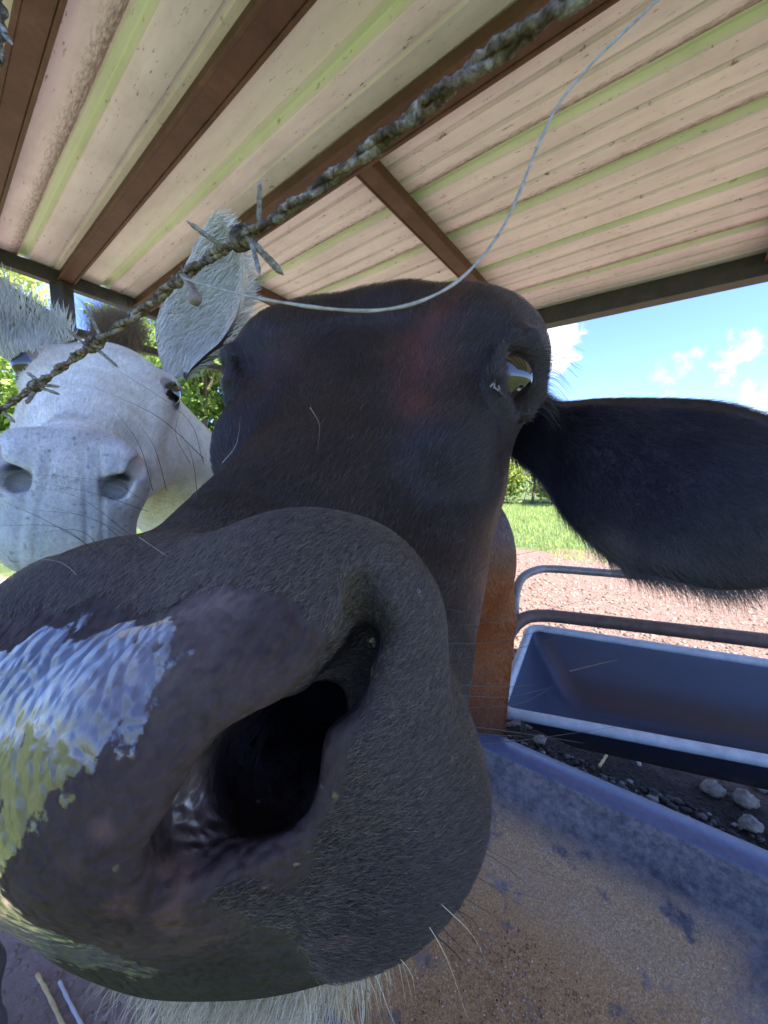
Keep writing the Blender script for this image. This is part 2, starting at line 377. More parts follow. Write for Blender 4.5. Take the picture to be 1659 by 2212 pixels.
def ear_shell(A, Bo, dA, dB, cup, thick, n=9, sub=6):
    """closed leaf shape between two outlines (reference px), depth along each; cup>0 hollows it away from the camera"""
    a = catmull([PX(x, y, d) for (x, y), d in zip(A, dA)], sub); b = catmull([PX(x, y, d) for (x, y), d in zip(Bo, dB)], sub)
    N = len(a); R = []
    ax = np.gradient((a+b)/2, axis=0)
    for i in range(N):
        wv = b[i]-a[i]; wd = np.linalg.norm(wv)+1e-9; nn = np.cross(ax[i], wv); nn /= np.linalg.norm(nn)+1e-9
        if nn[1] < 0: nn = -nn                       # away from the camera
        t = np.linspace(0, 1, n); prof = np.sin(np.pi*t)
        fr = a[i]+t[:, None]*wv+nn[None]*(cup*wd*prof)[:, None]
        bk = a[i]+t[::-1][:, None][1:-1]*wv+nn[None]*(cup*wd*prof[::-1][1:-1]+min(thick, wd*.3)*np.sqrt(prof[::-1][1:-1]))[:, None]
        R.append(np.concatenate([fr, bk]))
    R = np.array(R); m = R.shape[1]; V = R.reshape(-1, 3); Q = []
    for i in range(N-1):
        for j in range(m): k = (j+1) % m; Q.append((i*m+j, i*m+k, (i+1)*m+k, (i+1)*m+j))
    return V, np.array(Q), R, n
def vnormals(V, Q):
    n = np.cross(V[Q[:, 2]]-V[Q[:, 0]], V[Q[:, 3]]-V[Q[:, 1]]); N = np.zeros_like(V)
    for k in range(4): np.add.at(N, Q[:, k], n)
    return N/(np.linalg.norm(N, axis=1)[:, None]+1e-12)
def hashn(P, sc, seed=0):
    """cheap smooth value noise, 0..1"""
    P = P*sc+seed*17.3; i = np.floor(P).astype(np.int64); f = P-i; f = f*f*(3-2*f); r = 0
    for a in (0, 1):
        for b in (0, 1):
            for c in (0, 1):
                h = (i[:, 0]+a)*374761393+(i[:, 1]+b)*668265263+(i[:, 2]+c)*1274126177; h = (h ^ (h >> 13))*1103515245; h = (h ^ (h >> 16)) & 0xffff
                r = r+(h/65535.)*np.where(a, f[:, 0], 1-f[:, 0])*np.where(b, f[:, 1], 1-f[:, 1])*np.where(c, f[:, 2], 1-f[:, 2])
    return r
def hair_object(name, P, N, D, L, lift, rad, colr, mat, parent, npt=4, jitter=.25, bend=None, curl=.0):
    """P roots, N normals, D flow (camera space); strands bend from lifted to lying; colr (n,3)"""
    n = len(P); D = D-N*(D*N).sum(1)[:, None]; D /= np.linalg.norm(D, axis=1)[:, None]+1e-9
    side = np.cross(N, D); j = RNG.normal(0, jitter, n)[:, None]; D = D+side*j; D /= np.linalg.norm(D, axis=1)[:, None]
    L = L[:, None]; lift = np.broadcast_to(np.asarray(lift, float), (n,))[:, None]
    pts = [P-N*.0006]
    for k in range(1, npt):
        u = k/(npt-1); up = lift*(u-.45*u*u)
        q = P+D*L*u*(1-.3*lift)+N*L*up
        if curl: q = q+side*L*curl*np.sin(u*3+RNG.random((n, 1))*6)*u
        if bend is not None: q = q+bend*L*u*u
        pts.append(q)
    pts = np.stack(pts, 1)                      # n, npt, 3
    cu = bpy.data.hair_curves.new(name); cu.add_curves([npt]*n)
    cu.attributes['position'].data.foreach_set('vector', W(pts).astype(np.float32).ravel()) if 'position' in cu.attributes else cu.points.foreach_set('position', W(pts).astype(np.float32).ravel())
    r = cu.attributes.get('radius') or cu.attributes.new('radius', 'FLOAT', 'POINT')
    taper = np.array([1-.85*(k/(npt-1))**1.5 for k in range(npt)]); rr = np.broadcast_to(np.asarray(rad, float), (n,))[:, None]*taper[None]
    r.data.foreach_set('value', rr.astype(np.float32).ravel())
    c = cu.attributes.new('col', 'FLOAT_COLOR', 'CURVE'); c.data.foreach_set('color', np.concatenate([colr, np.ones((n, 1))], 1).astype(np.float32).ravel())
    cu.materials.append(mat); return link(name, cu, parent)
# ---------------------------------------------------------------- ground
gm = M('ground_material'); o_ = gm.obj()
sep = gm.n('ShaderNodeSeparateXYZ'); gm.l(o_, sep.inputs[0])
ex = gm.math('DIVIDE', gm.math('SUBTRACT', sep.outputs[0], 2.0), 8.0); ey = gm.math('DIVIDE', gm.math('SUBTRACT', sep.outputs[1], 3.4), 3.3)
rr = gm.math('SQRT', gm.math('ADD', gm.math('MULTIPLY', ex, ex), gm.math('MULTIPLY', ey, ey)))
nb = gm.noise(o_, .9, 6, .65); nf = gm.noise(o_, 14, 8, .7); nv = gm.noise(o_, 90, 5, .7)
gmask = gm.n('ShaderNodeMapRange'); gmask.interpolation_type = 'SMOOTHSTEP'; gmask.inputs[1].default_value = .93; gmask.inputs[2].default_value = 1.07
gm.l(gm.math('ADD', rr, gm.math('MULTIPLY', gm.math('SUBTRACT', nb, .5), .9)), gmask.inputs[0])
dirt = gm.ramp(nf, [(.25, (.17, .10, .078)), (.5, (.30, .20, .162)), (.75, (.40, .29, .245))])
peb = gm.vor(o_, 34, 'Color'); pd = gm.vor(o_, 34); pm = gm.n('ShaderNodeMapRange'); pm.inputs[1].default_value = .42; pm.inputs[2].default_value = .25; gm.l(pd, pm.inputs[0])
dirt = gm.mix(gm.math('MULTIPLY', pm.outputs[0], .45), dirt, gm.ramp(peb, [(.2, (.13, .085, .065)), (.8, (.48, .39, .32))]))
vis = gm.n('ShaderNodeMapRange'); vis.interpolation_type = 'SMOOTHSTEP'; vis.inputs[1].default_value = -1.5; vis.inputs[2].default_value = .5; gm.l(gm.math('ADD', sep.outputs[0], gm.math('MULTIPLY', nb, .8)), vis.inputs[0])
dirt = gm.mix(vis.outputs[0], gm.mix(.5, dirt, (.50, .37, .31)), gm.mix(.9, dirt, (.62, .60, .60), 'MULTIPLY'))      # right yard darkened against overexposure, unseen left paled to bounce light onto the roof
# dark manure soil at the troughs, with the roof's shade painted in
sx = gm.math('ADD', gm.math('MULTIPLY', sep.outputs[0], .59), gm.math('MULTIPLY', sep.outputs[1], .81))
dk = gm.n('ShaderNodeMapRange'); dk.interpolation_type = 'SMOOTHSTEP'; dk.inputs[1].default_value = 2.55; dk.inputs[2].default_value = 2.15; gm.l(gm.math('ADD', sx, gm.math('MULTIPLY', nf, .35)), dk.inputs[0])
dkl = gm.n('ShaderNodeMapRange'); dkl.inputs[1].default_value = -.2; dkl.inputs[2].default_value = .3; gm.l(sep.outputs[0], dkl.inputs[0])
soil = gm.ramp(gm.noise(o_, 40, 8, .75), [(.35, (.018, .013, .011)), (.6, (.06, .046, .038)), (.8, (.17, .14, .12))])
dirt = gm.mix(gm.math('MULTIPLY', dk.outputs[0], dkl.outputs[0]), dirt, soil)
grs = gm.ramp(gm.noise(o_, 3.2, 8, .7), [(.3, (.045, .070, .022)), (.5, (.085, .12, .042)), (.66, (.13, .155, .075)), (.76, (.24, .18, .13))])
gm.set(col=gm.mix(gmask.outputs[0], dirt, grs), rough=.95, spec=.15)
hh = gm.math('MULTIPLY_ADD', pm.outputs[0], .6, gm.math('MULTIPLY', nv, .8)); gm.bump(hh, .9, .02)
g_ = 60; k = np.linspace(-1, 1, g_); k = np.sign(k)*(np.abs(k)**3)*900
X_, Y_ = np.meshgrid(k, k+0, indexing='ij'); V = np.stack([X_.ravel(), Y_.ravel(), np.zeros(g_*g_)], -1)
V[:, 2] += .02*(hashn(V, .9)-.5)*(np.hypot(V[:, 0], V[:, 1]) < 8)
Qg = np.array([(i*g_+j, (i+1)*g_+j, (i+1)*g_+j+1, i*g_+j+1) for i in range(g_-1) for j in range(g_-1)])
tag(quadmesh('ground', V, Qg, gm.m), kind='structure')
# gravel
def icopebble(n, boxf, r0, r1):
    base = np.array([(x, y, z) for x in (-1, 1) for y in (-1, 1) for z in (-1, 1)]+[(0, 0, 1.5), (0, 0, -1.5), (1.5, 0, 0), (-1.5, 0, 0), (0, 1.5, 0), (0, -1.5, 0)], float); base /= np.linalg.norm(base, axis=1)[:, None]
    # 8 cube corners + 6 face centres -> 24 triangles
    fcs = {8: (1, 3, 7, 5), 9: (0, 4, 6, 2), 10: (4, 5, 7, 6), 11: (0, 2, 3, 1), 12: (2, 6, 7, 3), 13: (0, 1, 5, 4)}
    T = [(c, q[i], q[(i+1) % 4]) for c, q in fcs.items() for i in range(4)]
    xy = boxf(n); r = RNG.uniform(r0, r1, n)**1.0; sc = RNG.uniform(.6, 1.3, (n, 3))*r[:, None]; sc[:, 2] *= .7
    a = RNG.random(n)*6.28; V = base[None]*(1+RNG.normal(0, .10, (n, 14, 1)))*sc[:, None]; ca, sa = np.cos(a)[:, None], np.sin(a)[:, None]
    V = np.stack([V[..., 0]*ca-V[..., 1]*sa, V[..., 0]*sa+V[..., 1]*ca, V[..., 2]], -1)+np.stack([xy[:, 0], xy[:, 1], r*.15], -1)[:, None]
    return V.reshape(-1, 3), (np.array(T)[None]+np.arange(n)[:, None, None]*14).reshape(-1, 3), np.repeat(RNG.random(n), 14)
pm_ = M('gravel_material'); at_ = pm_.n('ShaderNodeAttribute', attribute_name='rnd').outputs['Fac']
pc = pm_.ramp(at_, [(.0, (.13, .085, .06)), (.35, (.14, .092, .072)), (.7, (.22, .165, .135)), (1., (.34, .285, .24))]); pm_.set(col=pm_.mix(.25, pc, pm_.noise(pm_.obj(), 200, 5, .7), 'MULTIPLY'), rough=.85); pm_.bump(pm_.noise(pm_.obj(), 120, 5), .4, .004)
def box1(n):
    y = 1.9+RNG.random(n)**1.3*4.2; return np.stack([.3+RNG.random(n)*(1.0+y*1.15), y], -1)
V, T_, rn = icopebble(8500, box1, .004, .026)
tag(quadmesh('gravel', V, T_, pm_.m, attrs={'rnd': ('FLOAT', rn)}), kind='stuff', label='loose pinkish gravel on the sunlit dirt beyond the troughs', cat='gravel')
sm_ = M('soil_clod_material'); at_ = sm_.n('ShaderNodeAttribute', attribute_name='rnd').outputs['Fac']
sm_.set(col=sm_.ramp(at_, [(.0, (.020, .015, .012)), (.7, (.065, .05, .042)), (.86, (.15, .125, .11)), (1., (.26, .23, .20))]), rough=.9); sm_.bump(sm_.noise(sm_.obj(), 150, 5), .5, .004)
def box2(n):
    x = RNG.random(n)*1.7+.25; off = RNG.random(n); return np.stack([x, 1.30-.74*(x-.31)+off*.95-.1], -1)
V, T_, rn = icopebble(4200, box2, .004, .017)
tag(quadmesh('soil_clods', V, T_, sm_.m, attrs={'rnd': ('FLOAT', rn)}), kind='stuff', label='dark trampled soil and small clods between the two troughs', cat='soil')
# ---------------------------------------------------------------- shed
C0 = np.array([0, 0, CAMZ]); A_ = nrm(WP(-165, 1000, 1)-C0); B_ = nrm(WP(1405, 1080, 1)-C0); RN = nrm(np.cross(A_, B_)); RN = RN if RN[2] > 0 else -RN
Bp = nrm(B_-A_*np.dot(A_, B_)); R0 = WP(1160, 697, 2.5)
def RP(al, be, h=0.): return R0+A_*al+Bp*be+RN*h
shed = thing('shed', 'open animal shelter with pale ribbed metal roof on brown steel rafters', 'shelter', tuple(RP(0, -1.3)*np.array([1, 1, 0])))
AL0, AL1, BE0, BE1 = -3.2, 2.12, -3.02, .06  # unseen rear of the roof lengthened to block sun from the near trough
MAJ = [-.12, -.436, -.764, -1.079, -1.366, -1.62, -1.885, -2.255, -2.62, -2.92]
prof = [(BE0, 0)]
allr = sorted([(b, 1) for b in MAJ]+[(MAJ[i]+(MAJ[i+1]-MAJ[i])*f, 0) for i in range(len(MAJ)-1) for f in (.36, .66)])
for b, maj in allr:
    if maj: prof += [(b-.026, 0), (b-.023, .002), (b-.012, .022), (b-.010, .023), (b+.010, .023), (b+.012, .022), (b+.023, .002), (b+.026, 0)]
    else: prof += [(b-.011, 0), (b-.0075, .010), (b+.005, .010), (b+.0085, 0)]
prof += [(BE1, 0)]
al = np.linspace(AL0, AL1, 40); V = np.array([RP(a, b, h+.0015*math.sin(a*7+b*11)) for a in al for b, h in prof]); m_ = len(prof)
Qr = np.array([(i*m_+j, i*m_+j+1, (i+1)*m_+j+1, (i+1)*m_+j) for i in range(39) for j in range(m_-1)])
rm = M('roof_metal')
uvv = np.array([(a, b, h) for a in al for b, h in prof])
ra = rm.obj((1, 1, 1), attr='rc')
sepr = rm.n('ShaderNodeSeparateXYZ'); rm.l(ra, sepr.inputs[0])
cl = rm.ramp(rm.noise(rm.obj((.8, 6, 1), attr='rc'), 2.0, 5), [(.32, (.74, .66, .68)), (.5, (.86, .77, .79)), (.66, (.95, .86, .88))])  # grey-pink bands painted for reflections off the slightly bowed flats
sp = rm.noise(rm.obj((14, 55, 1), attr='rc'), 1.2, 6, .75); spm = rm.n('ShaderNodeMapRange'); spm.inputs[1].default_value = .60; spm.inputs[2].default_value = .66; rm.l(sp, spm.inputs[0])
dt = rm.noise(rm.obj((3, 3, 1), attr='rc'), 1.6, 7, .7); dtm = rm.n('ShaderNodeMapRange'); dtm.inputs[1].default_value = .5; dtm.inputs[2].default_value = .8; dtm.inputs[4].default_value = .45; rm.l(dt, dtm.inputs[0])
ed = rm.n('ShaderNodeAttribute', attribute_name='edge').outputs['Fac']; edn = rm.noise(rm.obj((30, 160, 1), attr='rc'), 1.0, 6, .8)
edm = rm.n('ShaderNodeMapRange'); edm.inputs[1].default_value = .95; edm.inputs[2].default_value = 1.25; rm.l(rm.math('ADD', ed, edn), edm.inputs[0])
c_ = rm.mix(dtm.outputs[0], cl, (.50, .43, .38)); c_ = rm.mix(rm.math('MULTIPLY', spm.outputs[0], .85), c_, (.20, .11, .07)); c_ = rm.mix(rm.math('MULTIPLY', edm.outputs[0], .85), c_, (.13, .07, .035))
tint = rm.n('ShaderNodeAttribute', attribute_name='alg').outputs['Fac']; grass_refl_n = rm.noise(rm.obj((1.2, 14, 1), attr='rc'), 2., 5, .6)
c_ = rm.mix(rm.math('MULTIPLY', tint, rm.math('MULTIPLY_ADD', grass_refl_n, .5, .55)), c_, (.62, .88, .36))  # green painted into channels and bays as the grass's reflection
rm.set(col=c_, rough=.5, metal=.1, spec=.5)
edge = np.zeros(len(uvv)); alg = np.zeros(len(uvv))
for b in MAJ:
    edge = np.maximum(edge, np.exp(-((uvv[:, 1]-(b-.026))/.005)**2)*(.75 if b in (-.436, -1.366, -1.079, -2.255) else .3))
    alg = np.maximum(alg, ((uvv[:, 1] > b-.0145) & (uvv[:, 1] < b+.0145))*.65)
alg = np.maximum(alg, .22*((uvv[:, 1] > -2.02) & (uvv[:, 1] < -1.90)))
alg = np.maximum(alg, .25*((uvv[:, 1] > -1.68) & (uvv[:, 1] < -1.60)))
quadmesh('roof_sheet', V, Qr[:, ::-1], rm.m, shed, smooth=False, attrs={'rc': ('FLOAT_VECTOR', uvv), 'edge': ('FLOAT', edge), 'alg': ('FLOAT', alg)})
st = M('rusty_steel'); o1 = st.obj(); n1 = st.noise(o1, 9, 8, .7); n2 = st.noise(o1, 70, 6, .7)
st.set(col=st.mix(.35, st.ramp(n1, [(.3, (.085, .038, .024)), (.55, (.14, .062, .040)), (.75, (.20, .10, .062))]), n2, 'MULTIPLY'), rough=.55, spec=.4); st.bump(n2, .3, .003)
dkst = M('dark_steel'); n1 = dkst.noise(dkst.obj(), 12, 7, .7); dkst.set(col=dkst.ramp(n1, [(.3, (.020, .018, .020)), (.7, (.055, .048, .048))]), rough=.5); dkst.bump(n1, .2, .003)
def beam(name, p0, p1, wdir, w, h, mat, lip=.0):
    """C-section beam hanging below p0-p1"""
    p0, p1 = np.asarray(p0), np.asarray(p1); d = p1-p0; dn = -RN*h; wv = nrm(wdir)*w
    V, F = boxv(p0-wv/2+dn, d, wv, -dn); mb = MB(); mb.add(V, F)
    if lip:
        for s_ in (-1, 1):
            V, F = boxv(p0+wv*s_*.5-wv*(0 if s_ < 0 else 0)+nrm(wdir)*(0 if s_ > 0 else -lip)+dn-RN*.004, d, nrm(wdir)*lip, RN*.010); mb.add(V, F)
    o = mb.build(name, mat, shed, smooth=False); bevel(o, .003); return o
for be, w in ((-1.685, .078), (-2.075, .056), (-2.425, .055), (-2.80, .06)):
    beam('rafter', RP(AL0, be, -.002), RP(AL1-.02, be, -.002), Bp, w, .055, st.m, .012)
for a0 in (.10, 1.22, -1.10):
    beam('purlin', RP(a0, -1.635, -.003), RP(a0, -.19, -.003), A_, .062, .05, st.m, .008)
beam('eave_beam', RP(AL0, -.15, -.004), RP(AL1-.03, -.15, -.004), Bp, .085, .10, dkst.m)
tr = MB(); V, F = boxv(RP(AL0, .063, -.03), A_*(AL1-AL0), Bp*.004, RN*.035); tr.add(V, F); tr.build('edge_trim', rm.m, shed, smooth=False)
beam('eave_beam', RP(AL1-.04, BE0, -.004), RP(AL1-.04, .05, -.004), A_, .06, .075, dkst.m)
pst = RP(AL1-.04, -2.09); rl0 = RP(AL1-.04, -3.0, -.32); rl1 = RP(AL1-.04, .0, -.32)
beam('tie_rail', RP(AL1-.04, -2.09, -.30), RP(AL1-.04, -.05, -.22), A_, .05, .045, dkst.m)
for be in (-2.09, -.05, -3.0):
    p = RP(AL1-.04, be, -.06); V, F = boxv((p[0]-.04, p[1]-.04, 0), (.08, 0, 0), (0, .08, 0), (0, 0, p[2])); mb = MB(); mb.add(V, F); bevel(mb.build('post', dkst.m, shed, smooth=False), .005)
# ---------------------------------------------------------------- troughs
def rring(c4, inset, drop, rad, n=7):
    """rounded ring inside the four rim corners (nl, nr, fr, fl)"""
    nl, nr, fr, fl = [np.asarray(c, float) for c in c4]; ul = np.linalg.norm(nr-nl); uw = np.linalg.norm(fl-nl); out = []
    r = rad; cs = [(inset+r, inset+r, math.pi, 1.5*math.pi), (ul-inset-r, inset+r, 1.5*math.pi, 2*math.pi), (ul-inset-r, uw-inset-r, 0, .5*math.pi), (inset+r, uw-inset-r, .5*math.pi, math.pi)]
    uvs = []
    for k, (cx, cy, a0, a1) in enumerate(cs):
        for a in np.linspace(a0, a1, n): uvs.append((cx+r*math.cos(a), cy+r*math.sin(a)))
        nx_ = cs[(k+1) % 4]; a = nx_[2]; e0 = uvs[-1]; e1 = (nx_[0]+r*math.cos(a), nx_[1]+r*math.sin(a))
        for t in np.linspace(0, 1, 12)[1:-1]: uvs.append((e0[0]+(e1[0]-e0[0])*t, e0[1]+(e1[1]-e0[1])*t))
    for x, y in uvs:
        u, v = x/ul, y/uw; out.append((nl*(1-u)+nr*u)*(1-v)+(fl*(1-u)+fr*u)*v-np.array([0, 0, drop]))
    return np.array(out)
def rings_mesh(rings, capi=True):
    V = np.concatenate(rings); m = len(rings[0]); F = []
    for i in range(len(rings)-1):
        for j in range(m): k = (j+1) % m; F.append((i*m+j, i*m+k, (i+1)*m+k, (i+1)*m+j))
    if capi: F.append(tuple((len(rings)-1)*m+j for j in range(m)))
    return V, F
def z3(x, y, z): return np.array([x, y, z], float)
dA1 = np.array([-.8, .6, 0]); dP1 = np.array([.6, .8, 0]); fr_ = z3(.315, 1.055, .62)
tA = fr_+dA1*.45; tB = fr_-dA1*2.0
c1 = [tA-dP1*.78, tB-dP1*.78, tB, tA]
trough1 = thing('feed_trough', 'large dark blue-black plastic trough below the cow with brown feed caked inside', 'trough', tuple((tA+tB)/2*np.array([1, 1, 0])-dP1*.39), group='feed troughs')
pl = M('black_plastic'); n1 = pl.noise(pl.obj(), 6, 7, .7); n2 = pl.noise(pl.obj(), 60, 6, .7)
pl.set(col=pl.mix(.35, (.075, .095, .18), pl.ramp(n2, [(.35, (.045, .055, .11)), (.7, (.16, .17, .23))])), rough=pl.math('MULTIPLY_ADD', n1, .35, .18), spec=.6); pl.bump(n2, .15, .002)
ti = M('trough_inside'); oi = ti.obj(); sz = ti.n('ShaderNodeSeparateXYZ'); ti.l(oi, sz.inputs[0]); na = ti.noise(oi, 5, 8, .72, .6); nb2 = ti.noise(oi, 55, 8, .75); nc2 = ti.noise(oi, 260, 5, .7)
base = ti.mix(ti.ramp(ti.math('ADD', ti.math('MULTIPLY', nb2, .6), ti.math('MULTIPLY', na, .4)), [(.40, 0.), (.62, 1.)]), (.040, .041, .050), (.22, .19, .185))
perp = ti.math('ADD', ti.math('MULTIPLY', sz.outputs[0], .6), ti.math('MULTIPLY', sz.outputs[1], .8)); alo = ti.math('ADD', ti.math('MULTIPLY', sz.outputs[0], .8), ti.math('MULTIPLY', sz.outputs[1], -.6))
tm = ti.n('ShaderNodeMapRange'); tm.interpolation_type = 'SMOOTHSTEP'; tm.inputs[1].default_value = .47; tm.inputs[2].default_value = .36; ti.l(ti.math('ADD', sz.outputs[2], ti.math('MULTIPLY', ti.math('SUBTRACT', na, .5), .22)), tm.inputs[0])
base = ti.mix(ti.math('MULTIPLY', tm.outputs[0], .85), base, ti.ramp(nb2, [(.3, (.14, .11, .10)), (.6, (.36, .29, .27)), (.8, (.54, .46, .44))]))
am = ti.n('ShaderNodeMapRange'); am.interpolation_type = 'SMOOTHSTEP'; am.inputs[1].default_value = .06; am.inputs[2].default_value = -.05
ti.l(ti.math('ADD', ti.math('ADD', alo, ti.math('MULTIPLY', perp, -.22)), ti.math('MULTIPLY', ti.math('SUBTRACT', na, .5), .35)), am.inputs[0])
feed = ti.ramp(nc2, [(.25, (.17, .088, .038)), (.45, (.46, .275, .125)), (.62, (.66, .44, .22)), (.72, (.85, .78, .62))])
spk = ti.n('ShaderNodeMapRange'); spk.inputs[1].default_value = .22; spk.inputs[2].default_value = .12; ti.l(ti.vor(oi, 210), spk.inputs[0]); spc = ti.math('MULTIPLY', spk.outputs[0], ti.math('GREATER_THAN', ti.noise(oi, 23, 3), .52)); feed = ti.mix(spc, feed, (.85, .82, .76))  # white specks painted as sparkle on the feed
zm = ti.n('ShaderNodeMapRange'); zm.inputs[1].default_value = .52; zm.inputs[2].default_value = .44; ti.l(sz.outputs[2], zm.inputs[0])
blot = ti.n('ShaderNodeMapRange'); blot.inputs[1].default_value = .37; blot.inputs[2].default_value = .44; ti.l(ti.noise(oi, 9, 6, .7), blot.inputs[0])
base = ti.mix(ti.math('MULTIPLY', ti.math('MULTIPLY', am.outputs[0], zm.outputs[0]), blot.outputs[0]), base, feed)
ti.set(col=base, rough=ti.math('MULTIPLY_ADD', nb2, .6, .22), spec=.5); ti.bump(ti.math('MULTIPLY_ADD', nc2, .5, nb2), .5, .004)
ring = [rring(c1, .0, .045, .05), rring(c1, .0, .004, .05), rring(c1, .004, .0, .05), rring(c1, .068, .0, .05), rring(c1, .074, .006, .05)]
V, F = rings_mesh(ring, False); mb = MB().add(V, F); mb.build('rim', pl.m, trough1)
ring = [rring(c1, .073, .005, .05), rring(c1, .080, .03, .06), rring(c1, .105, .12, .07), rring(c1, .130, .20, .08), rring(c1, .15, .25, .08), rring(c1, .19, .275, .08), rring(c1, .24, .285, .06), rring(c1, .33, .288, .04)]
V, F = rings_mesh(ring); MB().add(V, F).build('basin', ti.m, trough1)
ring = [rring(c1, .004, .045, .05), rring(c1, .06, .22, .07), rring(c1, .10, .31, .08)]
V, F = rings_mesh(ring); MB().add(V, F).build('outer_wall', pl.m, trough1)
for (i, j) in ((0, 0), (1, 0), (1, 1), (0, 1)):
    p = (c1[0]*(1-i)+c1[1]*i)*(1-j)+(c1[3]*(1-i)+c1[2]*i)*j; ce = sum(c1)/4; p = p+(ce-p)*np.array([.10, .10, 0])
    V, F = sweep([p-z3(0, 0, .28), p*np.array([1, 1, 0])], .02, 10); MB().add(V, F).build('leg', dkst.m, trough1)
# second trough
nl = W(PX(1068, 1542, 1.36)); nr = W(PX(1659, 1653, 1.12)); fl = W(PX(1140, 1352, 1.95)); fr2 = W(PX(1659, 1432, 1.57))
nr = nl+(nr-nl)*1.5; fr2 = fl+(fr2-fl)*1.45; c2 = [nl, nr, fr2, fl]
trough2 = thing('feed_trough', 'glossy black trough with a pale grey rim, standing farther off in the sun', 'trough', tuple(sum(c2)/4*np.array([1, 1, 0])), group='feed troughs')
pg = M('grey_plastic'); n1 = pg.noise(pg.obj(), 20, 7, .7); pg.set(col=pg.ramp(n1, [(.3, (.33, .36, .37)), (.6, (.50, .54, .55)), (.75, (.60, .63, .64))]), rough=.42)
pb = M('glossy_black_plastic'); n1 = pb.noise(pb.obj(), 7, 6, .6); n2 = pb.noise(pb.obj(), 90, 6, .7); pb.set(col=pb.mix(.3, (.020, .026, .056), n2, 'MULTIPLY'), rough=pb.math('MULTIPLY_ADD', n1, .2, .30), spec=.7); pb.bump(n1, .12, .006)
ring = [rring(c2, .028, .004, .05), rring(c2, .05, .04, .07), rring(c2, .10, .10, .08), rring(c2, .125, .135, .08), rring(c2, .15, .16, .08), rring(c2, .20, .20, .07), rring(c2, .26, .215, .06)]
V, F = rings_mesh(ring); MB().add(V, F).build('basin', pb.m, trough2)
rr_ = rring(c2, .014, -.004, .05, 9); rr_ = np.concatenate([rr_, rr_[:1]]); V, F = sweep(rr_, .019, 12, cap=False); MB().add(V, F).build('rim', pg.m, trough2)
ring = [rring(c2, .022, .012, .05), rring(c2, .12, .14, .07), rring(c2, .19, .215, .08)]
V, F = rings_mesh(ring); MB().add(V, F).build('outer_wall', pb.m, trough2)
fm = M('galvanised_pipe'); n1 = fm.noise(fm.obj(), 25, 7, .7); fm.set(col=fm.ramp(n1, [(.3, (.13, .12, .11)), (.6, (.22, .22, .21)), (.8, (.30, .31, .31))]), rough=.45, metal=.4)
fb = M('rusty_pipe'); n1 = fb.noise(fb.obj(), 25, 7, .7); fb.set(col=fb.ramp(n1, [(.3, (.06, .035, .026)), (.6, (.12, .075, .058)), (.8, (.17, .12, .10))]), rough=.6)
# pipe frame of the trough: near and far rails with bent ends
near = [PX(1075, 1560, 1.40), PX(1083, 1420, 1.62), PX(1100, 1368, 1.75), PX(1130, 1337, 1.82), PX(1175, 1330, 1.84), PX(1260, 1338, 1.80), PX(1450, 1360, 1.66), PX(1659, 1385, 1.52), PX(1900, 1414, 1.40)]
far = [PX(1112, 1345, 1.86), PX(1113, 1290, 1.92), PX(1125, 1252, 1.98), PX(1152, 1234, 2.03), PX(1190, 1229, 2.06), PX(1300, 1237, 2.02), PX(1450, 1249, 1.93), PX(1659, 1266, 1.80), PX(1900, 1285, 1.66)]
for pts, mt, r, nm in ((near, fb.m, .031, 'near_rail'), (far, fm.m, .022, 'far_rail')):
    V, F = sweep(W(catmull(pts, 8)), r, 12); MB().add(V, F).build('frame_rail', mt, trough2)
for p in (nl, nr, fr2, fl):
    V, F = sweep([p-z3(0, 0, .02), z3(p[0], p[1], 0)], .016, 10); MB().add(V, F).build('leg', fm.m, trough2)

# loose grains of feed on the floor of the near trough
fgm = M('feed_grains'); at_ = fgm.n('ShaderNodeAttribute', attribute_name='rnd').outputs['Fac']
fgm.set(col=fgm.ramp(at_, [(.0, (.10, .055, .03)), (.4, (.34, .21, .10)), (.8, (.60, .46, .27)), (1., (.85, .80, .70))]), rough=.7)
def box3(n):
    m = n*6; al_ = RNG.uniform(-.35, .95, m); pe_ = RNG.uniform(.49, .80, m); xy = np.stack([al_*.8+pe_*.6, -al_*.6+pe_*.8], -1)
    h = hashn(np.concatenate([xy, xy[:, :1]*0], 1), 9, 3)+.5*hashn(np.concatenate([xy, xy[:, :1]*0], 1), 30, 5)-.28*np.clip(al_-.15, 0, 1)*2; k = np.argsort(-(.5*h+1.6*RNG.random(m)))[:n]; return xy[k]
V, T_, rn = icopebble(6000, box3, .0006, .0022); V[:, 2] += .62-.286+.001
tag(quadmesh('feed_grains', V, T_, fgm.m, attrs={'rnd': ('FLOAT', rn)}), kind='stuff', label='brown and pale feed grains caked on the floor of the near trough', cat='feed')
